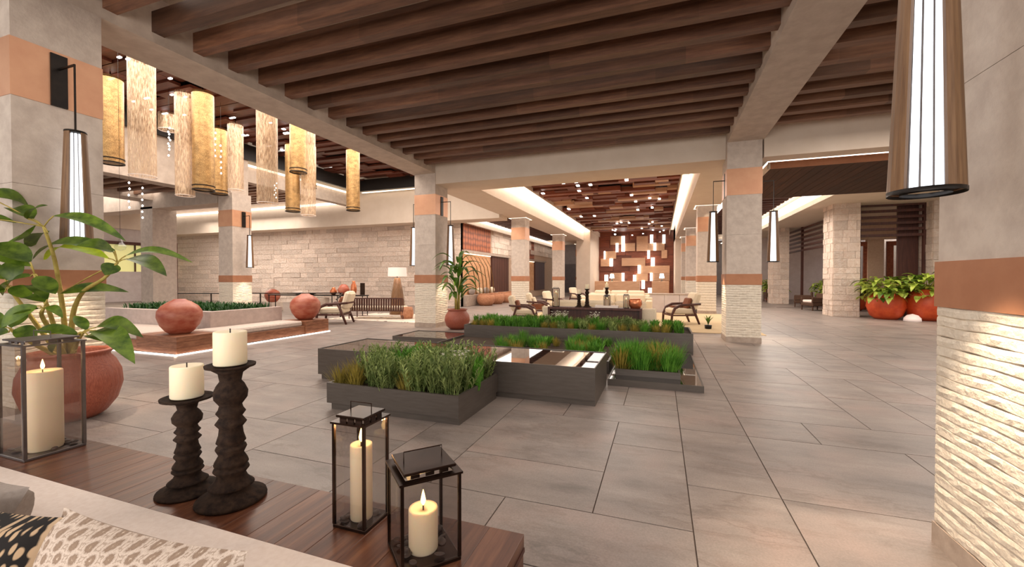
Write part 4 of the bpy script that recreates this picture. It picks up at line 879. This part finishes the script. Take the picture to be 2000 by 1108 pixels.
# hall seating
rg = tag(MB().bbox(-4.9, 2.6, 12.4, 19.0, .0, .012, .003).build('striped_rug', 'rug'), 'pale striped rug under the hall seating', 'rug')
tb = thing('sofa_table', 'long dark walnut table behind the far cream sofa', 'table', (-1.7, 11.4, 0))
MB().bbox(-1.25, 1.25, -.16, .16, .64, .7, .005).build('table_top', 'dark_wood', tb)
for x in (-1.22, 1.22): B(x - .03, x + .03, -.15, .15, 0, .64).build('end_panel', 'dark_wood', tb)
B(-1.22, 1.22, .05, .1, .02, .64).build('back_panel', 'dark_wood', tb)
def sofa(loc, rz, w, lb, h=.72, mat='cream_hall'):
    t = thing('sofa', lb, 'sofa', loc, rz)
    MB().bbox(-w / 2, w / 2, 0, .24, .013, h, .03).build('backrest', mat, t)
    for s_ in (-1, 1): MB().bbox(s_ * w / 2 - (.0 if s_ < 0 else .24), s_ * w / 2 + (.24 if s_ < 0 else 0), .25, .95, .013, .62, .03).build('arm', mat, t)
    MB().bbox(-w / 2 + .25, w / 2 - .25, .25, .95, .08, .3, .02).build('base', mat, t)
    n_ = max(2, int((w - .5) / .8)); cw = (w - .5) / n_
    for k in range(n_):
        x0 = -w / 2 + .25 + k * cw
        MB().bbox(x0 + .005, x0 + cw - .005, .26, .97, .3, .46, .04).build('seat_cushion', mat, t); MB().bbox(x0 + .01, x0 + cw - .01, .26, .46, .46, .86, .06).build('back_cushion', mat, t)
    return t
sofa((-1.65, 11.58, 0), 0, 3.1, 'cream sofa with its back to us behind the dark table', .68)
sofa((-1.7, 17.6, 0), PI, 2.8, 'cream sofa farther in the hall facing us')
sofa((-2.0, 22.4, 0), PI, 3.0, 'cream sofa deepest in the hall near the low counter')
ct = thing('coffee_table', 'low dark coffee table between the two cream hall sofas', 'table', (-1.6, 14.6, .012)); MB().bbox(-.9, .9, -.5, .5, .34, .4, .01).build('table_top', 'dark_wood', ct)
for x in (-.82, .82):
    for y in (-.42, .42): MB().bar((x, y, 0), (x, y, .34), .05).build('leg', 'dark_wood', ct)
cnr = thing('low_counter', 'low lilac grey counter standing behind the right armchair', 'counter', (.42, 19.4, 0))
for k in range(3): MB().bbox(-.85 + k * .6, -.26 + k * .6, -.3, .3, 0, .78, .01).build('panel', 'lilac', cnr)
MB().bbox(-.9, .98, -.33, .33, .78, .82, .008).build('counter_top', 'plinth', cnr)

# candle things -----------------------------------------------------
FL = MB().lathe([(.0015, 0), (.0065, .008), (.0075, .016), (.005, .028), (.0008, .046)], 10).mesh('flame', 'flame', True)
def candle(x, y, z, r, h, lb, lit=True, power=.5):
    t = thing('pillar_candle', lb, 'candle', (x, y, z))
    MB().lathe([(r * .96, 0), (r, .004), (r, h - .004), (r * .97, h), (r * .8, h - .001), (r * .3, h - .008), (0.001, h - .009)], 32, cap1=False).build('wax', 'candle', t, True)
    wk = MB().bar((0, 0, h - .009), (0, 0, h + .01), .003).build('wick', 'wick', t)
    if lit: inst('flame', FL, (0, 0, h + .006), wk); plight('candle_light', (x, y, z + h + .045), power, (1, .6, .28), .008)
    return t
KN = [(0, 0), (.5, .0), (.93, .0), (1, .012), (.98, .03), (.7, .06), (.55, .085), (.5, .1), (.56, .115), (.5, .13), (.4, .16), (.34, .2), (.44, .235), (.42, .25), (.34, .26), (.42, .28), (.4, .3), (.3, .35), (.38, .395), (.36, .41), (.28, .42), (.36, .445), (.3, .5), (.28, .55), (.38, .585), (.34, .6), (.27, .63), (.36, .665), (.3, .69), (.27, .72), (.4, .77), (.42, .82), (.34, .87), (.26, .9), (.3, .96), (.5, 1.0)]
def candlestick(x, y, z, r, h, pr, lb):
    t = thing('carved_candlestick', lb, 'candlestick', (x, y, z))
    prof = [(0.001, 0)]; 
    for a, b in KN[1:]: prof.append((a * r * (1.15 if b > .1 else 1), b * (h - .012)))
    MB().lathe(prof, 28, cap0=False).build('turned_stem', 'iron', t, True)
    MB().lathe([(pr * .5, h - .02), (pr, h - .008), (pr * 1.02, h), (pr * .9, h - .004), (.001, h - .006)], 28, cap1=False).build('drip_plate', 'iron', t, True)
candlestick(-1.67, 1.06, .7, .1, .355, .082, 'shorter carved dark candlestick on the walnut table in front'); candle(-1.67, 1.06, 1.055, .052, .118, 'white pillar candle on the shorter front candlestick', False)
candlestick(-1.455, 1.07, .7, .112, .49, .078, 'taller carved dark candlestick on the walnut table in front'); candle(-1.455, 1.07, 1.19, .052, .118, 'white pillar candle on the taller front candlestick', False)
candlestick(-2.1, 11.38, .7, .12, .36, .07, 'shorter black candlestick on the far sofa table'); candle(-2.1, 11.38, 1.06, .05, .12, 'white candle on the shorter far candlestick', False)
candlestick(-1.88, 11.38, .7, .12, .5, .07, 'taller black candlestick on the far sofa table'); candle(-1.88, 11.38, 1.2, .05, .12, 'white candle on the taller far candlestick', False)
candlestick(-1.75, 14.7, .412, .14, .75, .09, 'tall candlestick on the coffee table in the hall'); candle(-1.75, 14.7, 1.16, .06, .14, 'white candle on the coffee table candlestick', True, 3)
small('copper_basket', [(.12, 0), (.17, .1), (.16, .22), (.12, .26)], -.62, 11.4, .7, 'copper', 'copper pot at the right end of the far sofa table', 'pot')
small('arched_basket', [(.1, 0), (.16, .1), (.14, .2), (.06, .26)], -1.05, 14.5, .412, 'wicker', 'brown woven basket on the coffee table', 'basket')
def tray(x, y, z, lb):
    t = thing('tray', lb, 'tray', (x, y, z)); MB().bbox(-.3, .3, -.14, .14, 0, .02, .004).build('base', 'cream', t); MB().box(-.3, .3, -.14, -.12, .02, .06).box(-.3, .3, .12, .14, .02, .06).box(-.3, -.28, -.12, .12, .02, .06).box(.28, .3, -.12, .12, .02, .06).build('rim', 'cream', t)
tray(-1.35, 11.4, .7, 'pale tray holding a lantern on the far sofa table')

def lantern(x, y, z, s, h, rz, lb, metal='lantern', t_=.0085, cr=.036, ch=.2, lid=True, seed=0, lit=True, clb=''):
    t = thing('glass_lantern', lb, 'lantern', (x, y, z), rz); a = s / 2
    MB().bbox(-a, a, -a, a, 0, .012, .002).build('base_plate', metal, t)
    for sx in (-1, 1):
        for sy in (-1, 1): MB().box(sx * a - (t_ if sx > 0 else 0) * 1, sx * a + (t_ if sx < 0 else 0), sy * a - (t_ if sy > 0 else 0), sy * a + (t_ if sy < 0 else 0), .012, h).build('corner_post', metal, t)
    for k in range(4):
        o = B(-a + t_, a - t_, -a + .002, -a + .004, .014, h - .002).build('glass_pane', 'glass', t); o.rotation_euler[2] = k * PI / 2
    mb = MB(); mb.box(-a - .004, a + .004, -a - .004, -a + .016, h, h + .006).box(-a - .004, a + .004, a - .016, a + .004, h, h + .006).box(-a - .004, -a + .016, -a + .016, a - .016, h, h + .006).box(a - .016, a + .004, -a + .016, a - .016, h, h + .006); mb.build('top_frame', metal, t)
    b = a * .88; k1 = h + .006
    for k in range(4):
        for q in (-.55, 0, .55):
            o = B(q * b - .012, q * b + .012, -b * .9, -b * .9 + .004, k1, k1 + .012).build('vent_tab', metal, t); o.rotation_euler[2] = k * PI / 2
    ld = MB().bbox(-b, b, -b, b, k1 + .012, k1 + .02, .002).build('lid', metal, t)
    c_ = b * .75; hh = .05
    MB().tube([(-c_, 0, k1 + .018), (-c_, 0, k1 + hh), (c_, 0, k1 + hh), (c_, 0, k1 + .018)], .0018, 6).build('handle', metal, ld)
    r = random.Random(seed)
    pbm = MB().lathe([(.001, 0), (.7, .12), (1, .35), (.9, .6), (.5, .78), (.001, .82)], 10, cap0=False, cap1=False).mesh('pebble', 'pebble', True)
    ca, sa = math.cos(rz), math.sin(rz)
    for k in range(34):
        px_, py_ = r.uniform(-a + .02, a - .02), r.uniform(-a + .02, a - .02)
        if math.hypot(px_, py_) < cr + .008: continue
        sz = r.uniform(.009, .014); o = inst('pebble', pbm, (x + px_ * ca - py_ * sa, y + px_ * sa + py_ * ca, z + .012 + (0 if k < 20 else .006)), None, (r.uniform(-.3, .3), r.uniform(-.3, .3), r.uniform(0, 6)), (sz * r.uniform(1, 1.5), sz, sz * .8))
        tag(o, 'small dark pebble around the candle in the ' + clb, 'pebble', 'pebbles in the ' + clb)
    candle(x, y, z + .012, cr, ch, 'lit cream candle inside the ' + clb, lit, .55)
    return t
lantern(-.925, 1.12, .7, .125, .335, 0, 'tall narrow bronze lantern on the walnut table', cr=.035, ch=.243, seed=1, clb='tall narrow lantern')
lantern(-.648, 1.05, .7, .17, .248, math.radians(48), 'shorter bronze lantern near the right end of the walnut table', cr=.042, ch=.12, seed=2, clb='shorter bronze lantern')
lantern(-2.69, 1.085, .7, .21, .5, 0, 'large grey metal lantern at the left end of the walnut table', 'steel', .012, .066, .36, seed=3, clb='large grey lantern')
lantern(-2.75, 11.4, .7, .2, .5, .2, 'glass lantern at the left end of the far sofa table', 'black', .01, .06, .38, seed=4, clb='lantern on the left of the far table', lit=True)
lantern(-1.35, 11.4, .72, .16, .3, .3, 'small lantern on the tray on the far sofa table', 'black', .01, .045, .2, seed=5, clb='small lantern on the far tray')
lantern(-.85, 11.38, .7, .15, .34, .1, 'slim lantern left of the copper pot on the far sofa table', 'black', .008, .04, .22, seed=6, clb='slim lantern on the far table')

# ------------------------------------------------------------------ foreground table, sofa and cushions
ft = thing('walnut_table', 'walnut sofa table in the foreground carrying lanterns and candlesticks', 'table', (-1.9, 1.08, 0))
mbw = 8
for k in range(26):
    x0 = -1.5 + k * .1155; MB().bbox(x0, x0 + .115, -.15, .15, .66, .7, .0012).build('board', 'table', ft)
MB().box(-1.5, 1.505, -.149, .149, .645, .659).build('sub_top', 'dark_wood', ft)
B(1.46, 1.5, -.15, .15, 0, .645).build('end_panel', 'table', ft); B(-1.5, -1.46, -.15, .15, 0, .645).build('end_panel', 'table', ft); B(-1.46, 1.46, .08, .11, .02, .645).build('back_panel', 'table', ft)
fs_ = thing('sofa', 'cream linen sofa in the bottom left corner in front of the walnut table', 'sofa', (-1.9, .8, 0))
MB().bbox(-1.6, 1.3, -.16, .128, .06, .712, .012).build('backrest', 'cream', fs_, True)
MB().bbox(-1.6, 1.3, -.95, -.17, .06, .3, .03).build('base', 'cream', fs_)
for k in range(3): MB().bbox(-1.6 + k * .966, -1.6 + (k + 1) * .966 - .01, -.96, -.17, .3, .44, .04).build('seat_cushion', 'cream', fs_)
def pillow(name, w, h, t, mat, loc, rot, lb):
    N = 18; mb = MB(); uv = []
    vs_ = []
    for sgn in (1, -1):
        for j in range(N + 1):
            for i in range(N + 1):
                u, v = i / N * 2 - 1, j / N * 2 - 1
                b = max(0, (1 - u ** 4)) ** .5 * max(0, (1 - v ** 4)) ** .5
                pin = 1 - .07 * (1 - abs(u) ** 2) * abs(v) ** 3, 1 - .07 * (1 - abs(v) ** 2) * abs(u) ** 3
                vs_.append((u * w / 2 * pin[1], sgn * t / 2 * b, v * h / 2 * pin[0])); uv.append((i / N, j / N))
    fs = []; K = (N + 1) ** 2
    for s0 in (0, K):
        for j in range(N):
            for i in range(N):
                q = s0 + j * (N + 1) + i; f_ = (q, q + 1, q + N + 2, q + N + 1); fs.append(f_ if s0 else f_[::-1])
    mb.add(vs_, fs); o = mb.build(name, mat, None, True, loc); o.rotation_euler = rot
    me = o.data; ul = me.uv_layers.new()
    for l in me.loops: ul.data[l.index].uv = uv[l.vertex_index]
    return tag(o, lb, 'pillow')
pillow('pillow', .58, .5, .16, 'flower', (-1.08, .53, .70), (math.radians(-17), math.radians(0), math.radians(3)), 'pillow with tan flower pattern leaning on the foreground sofa')
pillow('pillow', .6, .5, .16, 'ikat', (-1.63, .47, .69), (math.radians(-18), math.radians(0), math.radians(5)), 'black and tan woven pillow on the foreground sofa')
pillow('bolster', .55, .36, .18, 'grey_cush', (-2.02, .60, .72), (math.radians(-24), 0, math.radians(0)), 'plain grey cushion at the left edge of the foreground sofa')

# ------------------------------------------------------------------ large plant in the foreground
def W(px, py, d):
    a = (px - 1000) / 815.0; b = -(py - 543) / 815.0
    return (d * (-math.sin(yaw) + a * math.cos(yaw)), d * (math.cos(yaw) + a * math.sin(yaw)), 1.5 + d * b)
PC = Vector((-5.95, 2.62, 0))
PR = [(.001, 0), (.3, 0), (.4, .05), (.52, .17), (.585, .34), (.57, .48), (.5, .6), (.44, .655), (.44, .68), (.475, .7), (.48, .72), (.43, .725), (.41, .7), (.4, .62)]
pt = thing('ribbed_pot', 'large ribbed terracotta pot at the left behind the walnut table', 'pot', tuple(PC))
MB().lathe([(r * .7, z) for r, z in PR], 96, cap0=False, cap1=False, flute=.008, fl_n=32).build('body', 'terra', pt, True); MB().lathe([(.29, .64), (.001, .66)], 24, cap0=False, cap1=False).build('soil', 'soil', pt)
fp = thing('umbrella_plant', 'large leafy umbrella plant growing in the ribbed terracotta pot', 'plant', (PC.x, PC.y, .65))
off = Vector(fp.location)
def loc_(p): return tuple(Vector(p) - off)
D0 = 4.35
nodes = {'a': (87, 443, 4.2), 'b': (230, 513, 4.3), 'c': (68, 536, 4.0), 'd': (84, 603, 3.95), 'e': (161, 650, 4.0), 'f': (15, 560, 4.1), 'g': (20, 645, 4.0)}
stems = [[(130, 700, 4.45), (122, 600, 4.4), (108, 505, 4.3), nodes['a']], [(136, 700, 4.45), (140, 610, 4.4), (160, 568, 4.35), (205, 545, 4.3), nodes['b']], [(120, 700, 4.4), (100, 620, 4.2), nodes['c']],
         [(126, 700, 4.4), (100, 650, 4.2), (78, 615, 4.0), nodes['d']], [(138, 700, 4.35), (148, 668, 4.2), nodes['e']], [(118, 700, 4.4), (60, 620, 4.3), nodes['f']], [(118, 700, 4.4), (60, 670, 4.2), nodes['g']]]
for s_ in stems:
    pts = [loc_(W(*p)) for p in s_]; sm = []
    for i in range(len(pts) - 1):
        a, b = Vector(pts[i]), Vector(pts[i + 1])
        for k in range(4): sm.append(a.lerp(b, k / 4))
    sm.append(Vector(pts[-1]))
    for _ in range(2): sm = [sm[0]] + [(sm[i - 1] + sm[i] * 2 + sm[i + 1]) / 4 for i in range(1, len(sm) - 1)] + [sm[-1]]
    MB().tube(sm, [.026 - .014 * i / len(sm) for i in range(len(sm))], 8).build('stem', 'stem', fp, True)
LV = [('a', (107, 422), (248, 472), 24, .12, 0), ('a', (72, 440), (14, 474), 38, -.1, .1), ('a', (66, 428), (20, 410), 30, .1, .2), ('a', (56, 428), (96, 402), 17, .1, -.1), ('a', (-30, 380), (61, 408), 26, .25, .3), ('a', (-40, 425), (34, 436), 15, .1, .1),
      ('b', (225, 490), (64, 508), 26, .14, .2), ('b', (222, 492), (150, 480), 24, .2, -.2), ('b', (226, 516), (205, 538), 24, .0, -.1), ('b', (246, 500), (378, 514), 16, .18, .1), ('b', (250, 506), (326, 540), 30, .1, -.2), ('b', (212, 505), (86, 514), 24, .15, .35),
      ('c', (60, 512), (-20, 478), 34, .1, 0), ('c', (60, 520), (-30, 500), 18, .05, -.1), ('c', (74, 540), (108, 575), 26, -.05, -.1), ('c', (60, 540), (5, 578), 22, .1, .2),
      ('d', (90, 600), (122, 622), 14, .25, 0), ('d', (76, 603), (22, 628), 12, .25, 0), ('d', (90, 590), (48, 582), 22, .1, .1), ('d', (92, 585), (52, 560), 20, .1, .3), ('d', (72, 598), (0, 640), 26, .1, -.1),
      ('e', (186, 640), (279, 660), 28, .24, 0), ('e', (186, 646), (262, 712), 34, .15, -.3), ('e', (168, 645), (145, 617), 16, .05, .1), ('e', (150, 652), (58, 656), 20, .15, 0), ('e', (170, 655), (200, 668), 20, .05, -.2),
      ('b', (118, 573), (252, 571), 20, .14, .3), ('f', (10, 545), (-60, 520), 30, .1, 0), ('f', (10, 570), (-50, 590), 24, .1, .1), ('f', (24, 560), (60, 585), 24, .0, 0), ('f', (16, 548), (40, 505), 26, .1, .1),
      ('g', (10, 640), (-60, 620), 30, .15, 0), ('g', (25, 645), (70, 665), 28, .15, .1), ('g', (15, 650), (-40, 680), 28, .1, .1), ('g', (20, 640), (45, 610), 24, .1, .2), ('a', (95, 455), (60, 500), 22, .1, .4), ('e', (150, 655), (100, 690), 26, .1, .2)]
for k, (nd, p0, p1, w, dr_, dd) in enumerate(LV):
    nx, ny, d = nodes[nd]
    b = Vector(loc_(W(p0[0], p0[1], d))); t = Vector(loc_(W(p1[0], p1[1], d + dd))); n0 = Vector(loc_(W(nx, ny, d)))
    mat = 'leaf_lit' if (nd, p0) == ('b', (212, 505)) else 'leaf'
    # leaves hang with their face partly towards the room
    o = MB().leaf(b, t, w / 815 * d * 1.25, dr_, .3, 10, up=(.75, -.35, .75)).build('leaf', mat, fp, True)
    if (b - n0).length > .01: MB().tube([n0, n0.lerp(b, .5) + Vector((0, 0, .01)), b], .006, 5).build('leaf_stalk', 'stem', fp, True)
spot('plant_uplight', (-6.0, 3.5, .25), 30, (1, .85, .6), 70, .5, (math.radians(165), 0, 0))

# potted palm beside the second column
pp = thing('terracotta_pot', 'round terracotta pot of the palm beside the banded column', 'pot', (-5.62, 11.0, 0))
MB().lathe([(.001, 0), (.2, 0), (.32, .1), (.37, .26), (.35, .4), (.27, .52), (.26, .55), (.3, .57), (.29, .59), (.24, .58), (.22, .5)], 36, cap0=False, cap1=False).build('body', 'terra', pp, True); MB().lathe([(.24, .52), (.001, .53)], 16, cap0=False, cap1=False).build('soil', 'soil', pp)
pl = thing('potted_palm', 'tall palm with arching green leaves beside the banded column', 'plant', (-5.62, 11.0, .52)); rb = random.Random(6)
for k in range(4):
    a = k * 1.6; MB().tube([(.05 * math.cos(a), .05 * math.sin(a), 0), (.06 * math.cos(a), .08 * math.sin(a), .5), (.12 * math.cos(a), .12 * math.sin(a), 1.0 - .15 * k)], [.03, .024, .014], 7).build('stem', 'stem', pl, True)
for k in range(34):
    a = k * 2.4; z = .3 + .036 * k; L = rb.uniform(.5, .95); L = min(L, .68 / max(.01, -math.cos(a))) if abs(math.sin(a)) < .9 or math.sin(a) > 0 else L; b = (.1 * math.cos(a), .1 * math.sin(a), z)
    t = (L * math.cos(a), L * math.sin(a), z + rb.uniform(-.2, .3)); MB().leaf(b, t, .15, .32, .35, 9).build('leaf', 'palm', pl, True)

sp_ = thing('small_plant', 'small upright green plant on the floor left of the right column', 'plant', (1.32, 13.4, 0))
MB().lathe([(.06, 0), (.09, .02), (.1, .12), (.001, .12)], 14, cap1=False).build('pot', 'black', sp_, True)
for k in range(9): a = k * 2.4; MB().leaf((0, 0, .11), (.16 * math.cos(a), .16 * math.sin(a), .36 + .02 * (k % 4)), .05, .1, .3, 5).build('leaf', 'palm', sp_, True)
# orange pots on the right
def bigpot(x, y, s_, lb, plb, seed):
    t = thing('round_pot', lb, 'pot', (x, y, 0)); MB().lathe([(.001, 0), (.34 * s_, 0), (.5 * s_, .14 * s_), (.62 * s_, .5 * s_), (.58 * s_, .84 * s_), (.46 * s_, 1.06 * s_), (.38 * s_, 1.1 * s_), (.36 * s_, 1.06 * s_)], 36, cap0=False, cap1=False, flute=.012, fl_n=14).build('body', 'terra_o', t, True)
    MB().lathe([(.38 * s_, 1.02 * s_), (.001, 1.04 * s_)], 16, cap0=False, cap1=False).build('soil', 'soil', t)
    p = thing('leafy_bush', plb, 'plant', (x, y, .92 * s_)); r = random.Random(seed)
    for k in range(14): a = r.uniform(0, 6.28); MB().tube([(0, 0, 0), (.25 * math.cos(a), .25 * math.sin(a), .45), (.5 * math.cos(a), .5 * math.sin(a), r.uniform(.2, .6))], [.015, .012, .006], 5).build('stem', 'stem', p, True)
    for k in range(170):
        a = r.uniform(0, 6.28); rr = r.uniform(.1, .8) * s_; z = r.uniform(-.12, .78) * (1 - .35 * rr) * s_; L = r.uniform(.26, .46)
        b = (rr * math.cos(a), rr * math.sin(a), z); MB().leaf(b, (b[0] + L * math.cos(a + r.uniform(-1, 1)), b[1] + L * math.sin(a + r.uniform(-1, 1)), z + r.uniform(-.26, .1)), .2, .2, .3, 5).build('leaf', 'leaf_l' if r.random() < .75 else 'leaf', p, True)
bigpot(7.75, 18.9, .92, 'left of the two big glossy orange pots by the pillar', 'light green bush in the left big orange pot', 1); bigpot(8.85, 18.75, 1.0, 'right of the two big glossy orange pots by the pillar', 'light green bush in the right big orange pot', 2)
fl_ = tag(MB().lathe([(.24, 0), (.23, .1), (.15, .2), (.001, .25)], 20).build('ground_light', 'shade', None, True, (8.25, 18.3, 0)), 'small white domed ground light between the orange pots', 'light')
spot('bush_light', (8.2, 17.6, 3.8), 230, (1, .9, .7), 60, .6)
bigpot(8.3, 23.2, .8, 'orange pot behind the wicker chairs', 'light green bush behind the wicker chairs', 3); bigpot(8.2, 25.4, .8, 'farther orange pot behind the wicker chairs', 'darker bush farthest behind the wicker chairs', 5)
bigpot(6.9, 31.5, .8, 'distant orange pot glimpsed left of the slim pillar', 'distant bush glimpsed left of the slim pillar', 6)
def wicker(loc, rz, lb):
    t = thing('wicker_chair', lb, 'chair', loc, rz); MB().bbox(-.4, .4, -.4, .4, .2, .36, .03).build('seat_base', 'wicker', t); MB().bbox(-.4, .4, -.4, -.3, .36, .78, .03).build('backrest', 'wicker', t)
    for s_ in (-1, 1): MB().bbox(s_ * .4 - (.08 if s_ > 0 else 0), s_ * .4 + (.08 if s_ < 0 else 0), -.3, .4, .36, .6, .02).build('arm', 'wicker', t)
    MB().bbox(-.31, .31, -.29, .38, .36, .48, .03).build('seat_cushion', 'cream', t)
    for sx in (-.36, .36):
        for sy in (-.36, .36): MB().bar((sx, sy, 0), (sx, sy, .2), .04).build('leg', 'wicker', t)
wicker((6.75, 22.9, 0), 1.9, 'brown wicker chair nearest the broad limestone pillar'); wicker((6.95, 25.3, 0), 1.3, 'farther brown wicker chair between the limestone pillars'); wicker((6.6, 30.2, 0), 0, 'wicker chair glimpsed left of the slim pillar')
